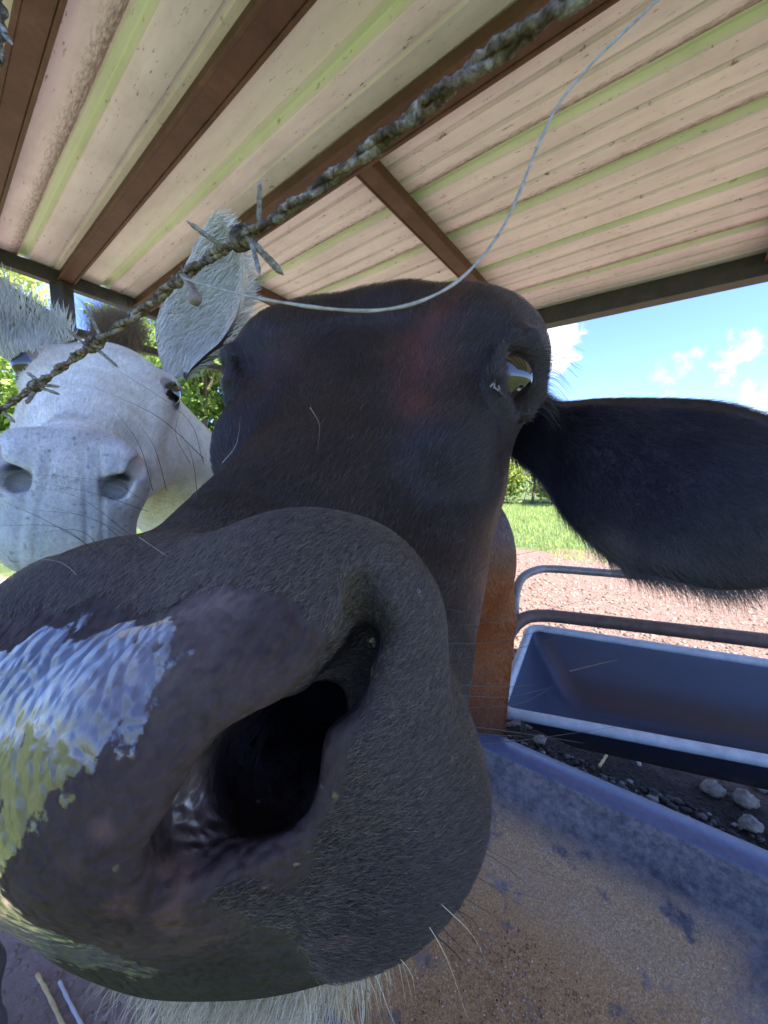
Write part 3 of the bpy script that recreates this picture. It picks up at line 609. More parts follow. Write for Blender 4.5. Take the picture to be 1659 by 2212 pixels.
# ---------------------------------------------------------------- animals
def coat_material(name, fs, rough=.55, spec=.5, hair=False, bumpk=.5, bumpd=.002, skin_tex=True):
    m = M(name)
    a = m.n('ShaderNodeAttribute', attribute_name='col')
    if hair:
        m.set(col=a.outputs['Color'], rough=rough, spec=spec); return m
    fc = m.obj((1, 1, 1), attr='fc')
    st = m.n('ShaderNodeMapping'); st.inputs['Scale'].default_value = fs; m.l(fc, st.inputs[0])
    n1 = m.noise(st.outputs[0], 1, 3, .6, .4); n2 = m.noise(fc, 45, 4, .6); n3 = m.noise(fc, 420, 3, .6)
    v = m.math('MULTIPLY_ADD', n1, .55, m.math('MULTIPLY', n2, .6)); v = m.math('MULTIPLY_ADD', n3, .3, v)
    k = m.n('ShaderNodeMapRange'); k.inputs[1].default_value = .45; k.inputs[2].default_value = 1.05; k.inputs[3].default_value = .62; k.inputs[4].default_value = 1.35
    m.l(v, k.inputs[0]); m.set(col=m.mix(1., a.outputs['Color'], k.outputs[0], 'MULTIPLY'))
    wet = m.n('ShaderNodeAttribute', attribute_name='wet').outputs['Fac']
    bare = m.n('ShaderNodeAttribute', attribute_name='bare').outputs['Fac']
    # papillae of the bare nose: soft domes with creases between
    vn = m.noise(fc, 60, 3, .5); wv = m.n('ShaderNodeVectorMath', operation='MULTIPLY_ADD'); wv.inputs[1].default_value = (.010, .010, .010)
    nc = m.n('ShaderNodeTexNoise'); nc.inputs['Scale'].default_value = 55; m.l(fc, nc.inputs['Vector']); m.l(nc.outputs['Color'], wv.inputs[0]); m.l(fc, wv.inputs[2])
    mp = m.n('ShaderNodeMapping'); mp.inputs['Scale'].default_value = (230, 300, 230); mp.inputs['Rotation'].default_value = (0, 0, .6); m.l(wv.outputs[0], mp.inputs[0])
    pv = m.n('ShaderNodeTexVoronoi', feature='SMOOTH_F1'); pv.inputs['Scale'].default_value = 1.0; pv.inputs['Smoothness'].default_value = .6; m.l(mp.outputs[0], pv.inputs['Vector'])
    pap = m.math('MULTIPLY', m.math('SUBTRACT', 1., pv.outputs['Distance']), bare)
    hgt = m.math('MULTIPLY_ADD', pap, 1.1, m.math('MULTIPLY', n1, m.math('SUBTRACT', 1.0, m.math('MULTIPLY', bare, .85))))
    hgt = m.math('MULTIPLY_ADD', n2, .6, hgt)
    m.bump(hgt, bumpk, bumpd)
    wn = m.noise(fc, 95, 5, .65); wm = m.n('ShaderNodeMapRange'); wm.interpolation_type = 'SMOOTHSTEP'
    m.l(m.math('ADD', wet, m.math('ADD', m.math('MULTIPLY', m.math('SUBTRACT', wn, .5), 2.0), m.math('MULTIPLY', m.math('SUBTRACT', pv.outputs['Distance'], .35), -.5))), wm.inputs[0]); wm.inputs[1].default_value = .42; wm.inputs[2].default_value = .56
    wetm = m.math('MULTIPLY', wm.outputs[0], m.math('MINIMUM', m.math('MULTIPLY', wet, 6.), 1.))
    m.set(rough=m.math('SUBTRACT', m.math('MULTIPLY_ADD', bare, .26, rough), m.math('MULTIPLY', wetm, rough-.02)), spec=m.math('MULTIPLY_ADD', wetm, .5, m.math('MULTIPLY_ADD', bare, -.30, spec)), coat=m.math('MULTIPLY', wetm, 1.0), coatr=.10)
    m.b.inputs['Coat IOR'].default_value = 1.65
    x = m.n('ShaderNodeBump'); x.inputs['Strength'].default_value = .24; x.inputs['Distance'].default_value = .0014; m.l(m.math('MULTIPLY_ADD', n3, .15, pap), x.inputs['Height']); m.l(x.outputs[0], m.b.inputs['Coat Normal'])
    return m
def sample_faces(P, Q, G, n, weight):
    c = P[Q].mean(1); g = G[Q].mean(1); g /= np.linalg.norm(g, axis=1)[:, None]+1e-9
    ar = np.linalg.norm(np.cross(P[Q[:, 2]]-P[Q[:, 0]], P[Q[:, 3]]-P[Q[:, 1]]), axis=1)*.5
    w = ar*weight(c, g); w = np.clip(w, 0, None); w /= w.sum()
    i = RNG.choice(len(Q), n, p=w); u, v = RNG.random((n, 1)), RNG.random((n, 1)); q = Q[i]
    p = (P[q[:, 0]]*(1-u)+P[q[:, 1]]*u)*(1-v)+(P[q[:, 3]]*(1-u)+P[q[:, 2]]*u)*v
    nn = (G[q[:, 0]]*(1-u)+G[q[:, 1]]*u)*(1-v)+(G[q[:, 3]]*(1-u)+G[q[:, 2]]*u)*v; nn /= np.linalg.norm(nn, axis=1)[:, None]+1e-9
    return p, nn
def sst(a, b, x): x = np.clip((x-a)/(b-a), 0, 1); return x*x*(3-2*x)
def lerp(a, b, t): t = np.asarray(t)[:, None]; return np.asarray(a)*(1-t)+np.asarray(b)*t
def facing(c, g): return -(c*g).sum(1)/(np.linalg.norm(c, axis=1)+1e-9)
# ---- cow
def cow_stv(P):
    s, t, v = COW.to(P[:, 0], P[:, 1], P[:, 2]); h = np.clip((s-.05)/.2, 0, 1); th = .29*h*h*(3-2*h); v = v+.08
    return s, t*np.cos(th)+v*np.sin(th), -t*np.sin(th)+v*np.cos(th)-.08
NT_S = [.235, .258, .279, .296, .310, .320, .36]; NT_T = [.112, .114, .110, .103, .094, .082, .068]
def cow_masks(P):
    s, t, v = cow_stv(P); at = np.abs(t); n = hashn(P, 90, 1)-.5; n2 = hashn(P, 260, 4)-.5
    lim = np.interp(s, NT_S, NT_T)
    top = .290-.17*at
    bare = sst(-.004, .006, s-top+n*.012+n2*.006)*sst(.006, -.006, at-lim+n*.006)*sst(-.186, -.172, v)
    wl = np.interp(s, [.285, .304, .312, .318, .326, .335], [.076, .080, .077, .070, .058, .046]); wetc = bare*sst(.005, -.008, at-wl+n*.010)*sst(-.110, -.074, v)*sst(-.002, .012, s-top-.002+n*.02)
    rim = np.exp(-((at-lim+.028)/.012)**2)*sst(.0, .006, s-top+.006)*bare*sst(.318, .30, s)
    below = np.exp(-((at-.080)/.016)**2)*sst(.312, .320, s)
    return s, t, v, at, n, n2, lim, bare, wetc, rim, below
def cow_color(P):
    s, t, v, at, n, n2, lim, bare, wetc, rim, below = cow_masks(P)
    n3 = hashn(P, 30, 9); n4 = hashn(P, 12, 5)
    c = lerp((.014, .0085, .0080), (.036, .022, .018), n3)
    # red-brown hair down the forehead
    red = np.exp(-((t-.060-.16*(s-.03))/(.026-.14*np.clip(s, 0, .1)))**2)*sst(-.03, .0, s)*sst(.105, .07, s)+.25*np.exp(-(((t+.06)/.03)**2)-((s-.03)/.05)**2)+.5*np.exp(-((t-.078)/.016)**2-((s+.045)/.035)**2)+.35*sst(.0, -.1, s)*n4
    c = lerp(c, (.105, .031, .020), np.clip(red*(.35+1.1*hashn(P*np.array([1, .5, .5]), 130, 9)), 0, 1)*(s < .15))
    # fawn hair round the muzzle
    fawn = sst(.215, .255, s+.15*at)*sst(.0, .03, .31-s)*(1-bare)
    c = lerp(c, (.080, .060, .044), fawn*np.clip(.35+.8*n3, 0, 1)*sst(-.14, -.04, v))
    c = lerp(c, (.045, .038, .038), sst(.095, .12, at)*sst(.2, .25, s)*.6)
    c = lerp(c, (.010, .008, .012), np.exp(-((at-.118)/.012)**2)*sst(.21, .24, s)*sst(.31, .29, s)*0)
    # cheek towards the jaw is browner
    c = lerp(c, (.17, .080, .048), sst(-.075, -.125, v)*sst(.22, .14, s)*.9)
    # bare skin
    bs = lerp((.040, .026, .026), (.072, .048, .046), n3)
    c = lerp(c, bs, bare)
    c = lerp(c, (.17, .125, .115), np.clip(rim*(.75+n*1.0), 0, 1)*.9)
    c = lerp(c, (.16, .085, .070), np.clip(below*sst(.5, .75, hashn(P, 140, 3))*.5, 0, 1))
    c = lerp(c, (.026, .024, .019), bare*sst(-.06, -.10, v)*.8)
    # chin: straw coloured
    ch = sst(-.178, -.188, v)*sst(.16, .22, s)
    c = lerp(c, (.30, .24, .15), ch)
    # body: bay brown, upper tone painted after the sky's sheen
    body = sst(.55, .75, P[:, 1]); low = sst(-.42, -.80, P[:, 2])
    bc = lerp((.21, .062, .016), (.085, .030, .018), sst(-.22, -.05, P[:, 2])); bc = lerp(bc, (.020, .014, .013), low)
    c = lerp(c, bc, body)
    inn = sst(-.007, .003, -cow_cav(P)); c = lerp(c, (.009, .0065, .008), inn); bare = bare*(1-.8*inn)  # nostril hollow coloured dark to stand in for its shade
    wet = np.clip(wetc*1.0+.46*rim+.30*below*(s < .325), 0, 1)
    wet = np.maximum(wet, .36*sst(.014, .0, np.abs(at-lim-.006))*(s > .24)*(s < .325))
    wet = np.maximum(wet, inn*.36)
    return np.clip(c, 0, 1), wet, np.maximum(bare, 0)
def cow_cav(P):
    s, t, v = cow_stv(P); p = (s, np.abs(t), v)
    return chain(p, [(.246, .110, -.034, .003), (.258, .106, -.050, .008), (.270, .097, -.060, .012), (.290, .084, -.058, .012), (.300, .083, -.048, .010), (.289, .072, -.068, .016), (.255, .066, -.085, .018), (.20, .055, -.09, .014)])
ax = axis(-.21, .27, (-.50, .62, .0030), .014); ay = axis(.065, .50, (.03, 3.05, .0030), .030); az = axis(-.215, .285, (-1.34, .34, .0030), .014)
P, Q, G = surface(cow_sdf, ax, ay, az, 1)
print('cow mesh', len(P), len(Q), round(time.time()-T0, 1))
cow = thing('cow', 'dark brown cow pushing its wet nose at the camera under the barbed wire', 'cow', tuple(W(np.array([.02, 1.9, -1.2]))*np.array([1, 1, 0])))
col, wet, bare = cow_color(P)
# ears join the same body mesh
earA = [(1128, 838), (1165, 850), (1205, 868), (1300, 861), (1480, 862), (1600, 880), (1730, 930), (1850, 1010), (1935, 1100)]
earB = [(1100, 975), (1135, 1000), (1180, 1050), (1225, 1120), (1330, 1215), (1430, 1248), (1590, 1275), (1800, 1230), (1945, 1115)]
dA = [.405, .40, .395, .375, .345, .325, .310, .305, .31]; dB = [.40, .385, .37, .355, .325, .305, .295, .295, .31]
eV, eQ, eR, en = ear_shell(earA, earB, dA, dB, -.16, .02, 13, 8)
def mirror(V):
    s, t, v = COW.to(V[:, 0], V[:, 1], V[:, 2]); return COW.o+np.outer(s, COW.s)-np.outer(t, COW.t)+np.outer(v, COW.v)
eV2 = mirror(eV); eV2[:, 1] += .03; eV2[:, 0] += .0
s_, t_, v_ = COW.to(eV2[:, 0], eV2[:, 1], eV2[:, 2])
# the far ear is laid back behind the head
piv = mirror(np.array([PX(1140, 915, .40)]))[0]; rel = eV2-piv; ang = math.radians(78)
eV2 = piv+np.stack([rel[:, 0]*math.cos(ang)-(-1)*rel[:, 1]*math.sin(ang)*1, -rel[:, 0]*math.sin(ang)*1+rel[:, 1]*math.cos(ang), rel[:, 2]*.8], -1) + np.array([.05, .05, .0])
def ear_col(V):
    n = hashn(V, 60, 2); pxy = (CY-V[:, 2]/V[:, 1]*FP); up = sst(.100, .125, V[:, 2])
    c = lerp((.008, .006, .012), (.019, .014, .024), n); c = lerp(c, (.050, .024, .020), up*.9)
    return lerp(c, (.10, .085, .08), np.clip(np.exp(-((V[:, 0]-.19)/.05)**2-((V[:, 2]+.035)/.022)**2)*1.1*n, 0, 1))  # lighter patch low on the flap is a painted highlight
allV = np.concatenate([P, eV, eV2]); allQ = np.concatenate([Q, eQ+len(P), eQ[:, ::-1]+len(P)+len(eV)])
allc = np.concatenate([col, ear_col(eV), ear_col(eV2)]); z = np.zeros(len(eV)*2)
fc = allV-COW.o; fc = np.stack([fc@COW.s, fc@COW.t, fc@COW.v], -1)
cow_mat = coat_material('cow_coat', (60, 520, 520), .52, .38, bumpk=.8, bumpd=.0026)
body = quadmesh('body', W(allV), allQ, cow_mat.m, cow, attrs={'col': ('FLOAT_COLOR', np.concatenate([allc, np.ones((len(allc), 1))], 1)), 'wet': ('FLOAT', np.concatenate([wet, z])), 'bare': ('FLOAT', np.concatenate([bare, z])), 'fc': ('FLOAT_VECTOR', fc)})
body['label'] = 'dark brown hide with a bare wet nose, wide nostril and drooping ear'
hm = coat_material('cow_hair', None, .33, .6, hair=True)
def cow_flow(p):
    s, t, v = cow_stv(p); nose = COW.pt(.335, -.0, -.06); rad = p-nose
    back = -COW.s[None]+COW.t[None]*(t*2.2)[:, None]+COW.v[None]*0.15
    k = sst(.17, .26, s); rad = rad/(np.linalg.norm(rad, axis=1)[:, None]); n = (hashn(p, 22, 8)-.5)
    back = back/np.linalg.norm(back, axis=1)[:, None]+COW.t[None]*(n*.5)[:, None]
    return back*(1-k)[:, None]+rad*k[:, None]
def w_muz(c, g):
    s, t, v, at, n, n2, lim, bare, *_ = cow_masks(c); f = facing(c, g)
    return (s > .19)*(1-sst(.2, .7, bare))*sst(-.25, .05, f)*sst(-.178, -.165, v)*(cow_cav(c) > .003)*np.clip(.12/np.abs(c[:, 1]), .3, 1.6)**2
def w_face(c, g):
    s, t, v, at, n, n2, lim, bare, *_ = cow_masks(c); f = facing(c, g)
    eyes = np.minimum(ell((s, at, v), (.010, .120, -.012), (.022, .022, .020)), 1)
    return (s <= .215)*(s > -.2)*(c[:, 1] < .6)*sst(-.25, .05, f)*(eyes > .001)*np.clip(.25/np.abs(c[:, 1]), .4, 1.4)**1.5
p, n = sample_faces(P, Q, G, 80000, w_muz); c_, _, _ = cow_color(p); s, t, v = cow_stv(p)
L = RNG.uniform(.0020, .0038, len(p))*(1+1.2*sst(-.08, -.16, v)); tint = RNG.uniform(.6, 1.9, (len(p), 1))
pk = (RNG.random((len(p), 1)) < .30*sst(-.16, -.04, v)[:, None]+.06)*RNG.uniform(.3, 1, (len(p), 1))
hair_object('muzzle_hair', p, n, cow_flow(p), L, .42, RNG.uniform(.00005, .00010, len(p)), c_*tint*.95+.001+pk*np.array([.15, .088, .052]), hm.m, cow, jitter=.35)
p, n = sample_faces(P, Q, G, 90000, w_face); c_, _, _ = cow_color(p); s, t, v = cow_stv(p)
L = RNG.uniform(.005, .010, len(p))*(1+.5*sst(.0, -.1, s)); tint = RNG.uniform(.55, 2.0, (len(p), 1))
pk = (RNG.random((len(p), 1)) < .09)*RNG.uniform(.2, 1, (len(p), 1))
hair_object('face_hair', p, n, cow_flow(p), L, .24, RNG.uniform(.00008, .00018, len(p)), c_*tint+.002+pk*np.array([.11, .072, .058]), hm.m, cow, jitter=.22)
def w_body(c, g): return (c[:, 1] > .55)*(c[:, 1] < 1.7)*(c[:, 0] > .1)*sst(-.2, .1, facing(c, g))
p, n = sample_faces(P, Q, G, 26000, w_body); c_, _, _ = cow_color(p)
hair_object('body_hair', p, n, np.tile([.25, .2, -1.], (len(p), 1)), RNG.uniform(.012, .022, len(p)), .12, RNG.uniform(.0004, .0009, len(p)), c_*RNG.uniform(.5, 1.7, (len(p), 1)), hm.m, cow, jitter=.2)
# ear hair: short on the flap, a fringe along the lower edge
ringc = eR[:, :en]; fl = ringc.reshape(-1, 3); nrm_e = vnormals(eV, eQ).reshape(eR.shape)[:, :en].reshape(-1, 3)
if (fl*nrm_e).sum() > 0: nrm_e = -nrm_e
i = RNG.integers(0, len(ringc)-1, 26000); j = RNG.random(26000)*(en-1); j0 = j.astype(int); fj = (j-j0)[:, None]; fi = RNG.random((26000, 1))
p = (ringc[i, j0]*(1-fj)+ringc[i, np.minimum(j0+1, en-1)]*fj)*(1-fi)+(ringc[i+1, j0]*(1-fj)+ringc[i+1, np.minimum(j0+1, en-1)]*fj)*fi
nn = nrm_e[i*en+j0]; flow = np.tile(np.array([.75, -.1, -.8]), (len(p), 1))
hair_object('ear_hair', p, nn, flow, RNG.uniform(.008, .018, len(p)), .25, RNG.uniform(.00007, .00012, len(p)), ear_col(p)*RNG.uniform(.5, 1.6, (len(p), 1)), hm.m, cow, jitter=.25)
m_ = 4200; i = RNG.integers(0, len(ringc)-2, m_); fi = RNG.random((m_, 1)); p = ringc[i, -1]*(1-fi)+ringc[i+1, -1]*fi
hair_object('ear_fringe', p, np.tile([0, -1., 0], (m_, 1)), np.tile([.55, 0, -.8], (m_, 1)), RNG.uniform(.008, .026, m_), .1, RNG.uniform(.00008, .00014, m_), lerp((.012, .010, .014), (.10, .07, .055), RNG.random(m_)**2), hm.m, cow, jitter=.35)
m_ = 1500; i = RNG.integers(4, len(ringc)-2, m_); fi = RNG.random((m_, 1)); p = ringc[i, 0]*(1-fi)+ringc[i+1, 0]*fi
hair_object('ear_fringe', p, np.tile([0, -1., 0], (m_, 1)), np.tile([.95, 0, -.02], (m_, 1)), RNG.uniform(.006, .018, m_), .1, RNG.uniform(.00007, .00012, m_), lerp((.012, .010, .014), (.06, .05, .05), RNG.random(m_)**2), hm.m, cow, jitter=.15)
# chin beard
def w_chin(c, g):
    s, t, v = cow_stv(c); return sst(-.176, -.184, v)*(s > .20)*(s < .37)
p, n = sample_faces(P, Q, G, 14000, w_chin)
fl_ = -COW.v[None]*.8+COW.s[None]*.9+RNG.normal(0, .16, (len(p), 3))+np.array([-.1, -.1, 0])
hair_object('chin_hair', p, n, fl_, RNG.uniform(.018, .050, len(p)), .7, RNG.uniform(.00008, .00016, len(p)), lerp((.55, .38, .17), (.88, .78, .58), RNG.random(len(p)))*RNG.uniform(.35, 1.0, (len(p), 1)), hm.m, cow, jitter=.4, npt=5, curl=.05)
# whiskers: root pixel on the muzzle, then through the air
WH = []
def whisk(x0, y0, d0, x1, y1, d1, x2, y2, d2, r, c): WH.append((catmull([PX(x0, y0, d0), PX(x1, y1, d1), PX(x2, y2, d2)], 6), r, c))
dark, pale = (.012, .010, .012), (.55, .45, .33)
for (a, b, c2) in (((955, 1357), (1060, 1345), (1180, 1352)), ((960, 1390), (1080, 1385), (1240, 1342)), ((965, 1425), (1100, 1405), (1220, 1372)), ((990, 1503), (1100, 1505), (1195, 1483)), ((1000, 1530), (1120, 1520), (1190, 1487)),
                   ((980, 1565), (1100, 1580), (1260, 1605)), ((960, 1610), (1120, 1600), (1330, 1570)), ((920, 1560), (1040, 1585), (1130, 1590)), ((950, 1290), (1080, 1210), (1215, 1180)), ((930, 1310), (1100, 1330), (1305, 1288)),
                   ((1130, 1090), (1135, 1070), (1140, 1050)), ((1000, 1700), (1100, 1735), (1290, 1850)), ((980, 1720), (1080, 1780), (1210, 1830)), ((960, 1760), (1080, 1850), (1230, 1905)), ((930, 1790), (1060, 1850), (1150, 1920)),
                   ((960, 1840), (1060, 1910), (1240, 1960)), ((900, 1830), (1040, 1900), (1180, 1990)), ((880, 1880), (1020, 1950), (1120, 2010)), ((860, 1900), (980, 1960), (1050, 2050)), ((980, 1960), (1030, 2000), (1050, 2080)), ((940, 1990), (1010, 2060), (1060, 2110)), ((930, 2010), (1000, 2080), (1010, 2150)),
                   ((1230, 1450), (1290, 1435), (1335, 1425)), ((1000, 1480), (1090, 1484), (1160, 1478))):
    whisk(*a, .135, *b, .15, *c2, .17, RNG.uniform(.00015, .00022), dark)
for (a, b, c2) in (((330, 1060), (300, 960), (240, 875)), ((440, 990), (340, 900), (200, 835)), ((440, 1000), (400, 900), (240, 790)), ((428, 1085), (415, 990), (380, 915)), ((360, 1060), (335, 970), (300, 915)), ((410, 1000), (380, 940), (390, 880)),
                   ((290, 1190), (200, 1120), (60, 1100)), ((350, 1250), (260, 1150), (100, 1090)), ((320, 1105), (200, 1065), (70, 1040)), ((300, 1075), (230, 1040), (0, 1020)), ((250, 1230), (180, 1150), (80, 1150)), ((280, 1155), (180, 1080), (80, 1050)), ((215, 1200), (130, 1140), (0, 1135)), ((180, 1170), (90, 1120), (0, 1080))):
    whisk(*a, .13, *b, .125, *c2, .12, RNG.uniform(.00009, .00014), dark)
for (a, b, c2) in (((185, 1262), (130, 1215), (45, 1205)), ((300, 1160), (500, 1300), (420, 1290)), ((860, 1975), (800, 1880), (770, 1800)), ((780, 2000), (880, 2090), (900, 2170)), ((700, 2060), (760, 2120), (790, 2200)), ((820, 2010), (860, 2080), (880, 2190)),
                   ((950, 1950), (1020, 2020), (1060, 2100)), ((630, 2090), (660, 2160), (665, 2230)), ((560, 2060), (560, 2140), (545, 2230)), ((730, 2010), (800, 2120), (830, 2230)), ((880, 1930), (960, 2060), (1010, 2200)), ((500, 2090), (470, 2160), (455, 2230)), ((670, 880), (690, 920), (685, 980)), ((480, 1000), (510, 960), (520, 900))):
    whisk(*a, .118, *b, .12, *c2, .13, RNG.uniform(.00010, .00015)*(.5 if b[1] < 1350 else 1), pale)
def strands(name, lst, mat, parent):
    cu = bpy.data.hair_curves.new(name); cu.add_curves([len(a) for a, _, _ in lst]); V = W(np.concatenate([a for a, _, _ in lst]))
    cu.attributes['position'].data.foreach_set('vector', V.astype(np.float32).ravel())
    r = cu.attributes.get('radius') or cu.attributes.new('radius', 'FLOAT', 'POINT')
    r.data.foreach_set('value', np.concatenate([rr*(1-.8*np.linspace(0, 1, len(a))) for a, rr, _ in lst]).astype(np.float32))
    c = cu.attributes.new('col', 'FLOAT_COLOR', 'CURVE'); c.data.foreach_set('color', np.array([(*q, 1) for _, _, q in lst], np.float32).ravel())
    cu.materials.append(mat); return link(name, cu, parent)
strands('whiskers', WH, hm.m, cow)
# eyes
def eyeball(name, centre, r, gaze, parent, iris=(.010, .007, .006), white=(.30, .16, .12)):
    th = np.linspace(0, np.pi, 33); ph = np.linspace(0, 2*np.pi, 48, endpoint=False); g = nrm(gaze); u = nrm(np.cross(g, (0, 0, 1.))); v = np.cross(u, g)
    T, Pp = np.meshgrid(th, ph, indexing='ij'); dirs = np.cos(T)[..., None]*g+np.sin(T)[..., None]*(np.cos(Pp)[..., None]*u+np.sin(Pp)[..., None]*v)
    rr = r*(1+.06*np.exp(-(T/.45)**2)); V = (centre+dirs*rr[..., None]).reshape(-1, 3); n = 48
    Qe = np.array([(i*n+j, i*n+(j+1) % n, (i+1)*n+(j+1) % n, (i+1)*n+j) for i in range(32) for j in range(n)])
    tt = T.ravel(); x = (np.sin(T)*np.cos(Pp)).ravel(); y = (np.sin(T)*np.sin(Pp)).ravel()
    c = lerp(iris, white, sst(1.05, 1.25, tt)); c = lerp(c, (.030, .015, .009), sst(.45, .9, tt)*(tt < 1.08)); c = lerp(c, (.002, .002, .003), ((x/.42)**2+(y/.22)**2 < 1)*(tt < 1.))
    m = M(name+'_material'); m.set(col=m.n('ShaderNodeAttribute', attribute_name='col').outputs['Color'], rough=.05, spec=.6, coat=.6, coatr=.01); m.b.inputs['Coat IOR'].default_value = 1.6
    return quadmesh(name, W(V), Qe, m.m, parent, attrs={'col': ('FLOAT_COLOR', np.concatenate([c, np.ones((len(c), 1))], 1))})
for sg in (1, -1):
    s0, t0, v0 = EYE_C; eyeball('eye', COW.pt(s0, sg*t0, v0), EYE_R, COW.t*sg+COW.s*.55+COW.v*.15, cow)
    L_ = []
    for k in range(46):
        a = k/45; base = COW.pt(-.012+.012*abs(a-.5), sg*(.150+.005*math.sin(a*3.1)), .014-.052*a)
        d = COW.t*sg*1.0+COW.s*RNG.uniform(-.35, .1)-COW.v*(RNG.uniform(.0, .5)+.5*a); ln = RNG.uniform(.018, .034)
        L_.append((catmull([base, base+d*ln*.5+COW.v*.002, base+d*ln-COW.v*.004], 4), .00018, (.006, .005, .006)))
    strands('eyelashes', L_, hm.m, cow)
print('cow done', round(time.time()-T0, 1))
# ---- donkey
ax = axis(-.56, -.17, (-.95, -.05, .0034), .02); ay = axis(.16, .66, (.1, 2.3, .0034), .04); az = axis(-.16, .30, (-1.4, .33, .0034), .02)
P, Q, G = surface(donkey_sdf, ax, ay, az, 1)
print('donkey mesh', len(P), round(time.time()-T0, 1))
don = thing('donkey', 'white donkey with upright ears looking over beside the dark cow', 'donkey', tuple(W(np.array([-.5, 1.45, -1.2]))*np.array([1, 1, 0])))
def don_color(P):
    s, t, v = DON.to(P[:, 0], P[:, 1], P[:, 2]); at = np.abs(t); n = hashn(P, 60, 2); n2 = hashn(P, 14, 6); n5 = hashn(P, 240, 11)
    c = lerp((.78, .73, .67), (.90, .87, .82), n); c = lerp(c, (.60, .50, .40), sst(.55, .85, n2)*.45)
    stx = np.exp(-((at-.016)/.004)**2)+np.exp(-((at-.032)/.005)**2)*.8; c = lerp(c, (.30, .31, .33), np.clip(stx, 0, 1)*sst(.225, .25, s)*(.4+.6*n)*.9)  # grey streaks stand in for shade in the muzzle creases
    mz = sst(.185, .225, s+.02*(n-.5)); c = lerp(c, (.44, .43, .44), mz*.5)
    c = lerp(c, (.30, .32, .33), sst(.245, .275, s)*.5); c = lerp(c, (.15, .16, .17), sst(.80, .9, n5)*mz*.7)
    c = lerp(c, (.70, .45, .40), np.exp(-((at-.054)/.010)**2-((s-.215)/.018)**2-((v+.015)/.02)**2)*.8)
    c = lerp(c, (.50, .36, .28), np.exp(-((at-.066)/.02)**2-((s-.02)/.03)**2)*.6)
    c = lerp(c, (.03, .025, .025), np.exp(-np.clip(ell((s, at, v), (.012, .083, -.020), (.022, .016, .016)), 0, 1)/.0025)*.95)
    cav = chain((s, at, v), [(.236, .045, -.020, .005), (.248, .034, -.032, .008), (.238, .034, -.045, .009)]); c = lerp(c, (.035, .030, .030), sst(.003, -.001, cav))
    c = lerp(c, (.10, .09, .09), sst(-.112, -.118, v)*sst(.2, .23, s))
    wr = np.sin((v*260+at*120)+4*n2)*sst(.12, .17, s)*sst(.24, .20, s); c = lerp(c, (.40, .38, .36), np.clip(wr, 0, 1)*.35)
    return c
dEA = [(362, 826), (352, 800), (338, 745), (338, 690), (368, 630), (398, 580), (438, 495), (464, 460)]; dEB = [(404, 822), (410, 800), (445, 765), (478, 735), (508, 685), (521, 625), (518, 540), (470, 462)]
V1, Q1, R1, n1 = ear_shell(dEA, dEB, [.56, .555, .55, .55, .545, .54, .53, .52], [.56, .535, .52, .51, .505, .50, .505, .52], .42, .012, 25, 8)
dEA2 = [(170, 735), (150, 695), (110, 672), (60, 642), (0, 598), (-70, 540), (-150, 470)]; dEB2 = [(95, 790), (60, 790), (20, 780), (-40, 740), (-95, 680), (-140, 590), (-155, 475)]
V2, Q2, R2, n2_ = ear_shell(dEA2, dEB2, [.50, .49, .48, .46, .44, .42, .40], [.47, .45, .44, .42, .40, .39, .40], .35, .012, 25, 8)
def don_ear_col(R, V, dk):
    N, m = R.shape[:2]; j = np.tile(np.arange(m), N); u = np.where(j < n1, j/(n1-1), 1-(j-n1+1)/(n1-1)); n = hashn(V, 80, 3)
    i = np.repeat(np.arange(N)/(N-1), m); c = lerp((.50, .42, .33), (.74, .66, .56), n)
    edge = sst(.60, .76, u) if dk > 0 else sst(.22, .10, u)
    c = lerp(c, (.55, .36, .26), np.exp(-((u-.45)/.12)**2-((i-.55)/.2)**2)*.6)
    st_ = np.sin(u*26+3*hashn(V, 30, 5)+i*3); c = lerp(c, (.34, .30, .26), sst(.3, 1., st_)*sst(.05, .2, u)*sst(.95, .8, u)*sst(.9, .5, i)*.7)  # darker stripes paint the shadows between the inner hairs
    return lerp(c, (.045, .032, .030), edge*sst(.75, .45, i)*1.0)
allV = np.concatenate([P, V1, V2]); allQ = np.concatenate([Q, Q1+len(P), Q2+len(P)+len(V1)])
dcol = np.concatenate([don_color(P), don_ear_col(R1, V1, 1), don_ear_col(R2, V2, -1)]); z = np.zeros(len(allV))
fc = allV-DON.o; fc = np.stack([fc@DON.s, fc@DON.t, fc@DON.v], -1)
don_mat = coat_material('donkey_coat', (50, 300, 300), .7, .3, bumpk=.4, bumpd=.002)
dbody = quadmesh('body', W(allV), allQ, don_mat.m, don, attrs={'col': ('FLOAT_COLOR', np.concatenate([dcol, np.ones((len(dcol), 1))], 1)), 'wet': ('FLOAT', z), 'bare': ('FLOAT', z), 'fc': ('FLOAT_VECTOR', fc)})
dh = coat_material('donkey_hair', None, .55, .3, hair=True)
def w_don(c, g):
    s, t, v = DON.to(c[:, 0], c[:, 1], c[:, 2]); e = ell((s, np.abs(t), v), (.012, .081, -.020), (.020, .018, .014))
    return (c[:, 1] < .8)*sst(-.2, .1, facing(c, g))*(e > .001)*(s < .27)
p, n = sample_faces(P, Q, G, 52000, w_don); s, t, v = DON.to(p[:, 0], p[:, 1], p[:, 2])
fl_ = -DON.s[None]+DON.t[None]*(t*3)[:, None]; cc = don_color(p)
hair_object('coat_hair', p, n, fl_, RNG.uniform(.004, .009, len(p))*np.where(s > .19, .4, 1), .3, RNG.uniform(.00010, .00026, len(p)), np.clip(cc*RNG.uniform(.72, 1.18, (len(p), 1))*np.array([1.03, 1., .94]), 0, .92), dh.m, don, jitter=.3)
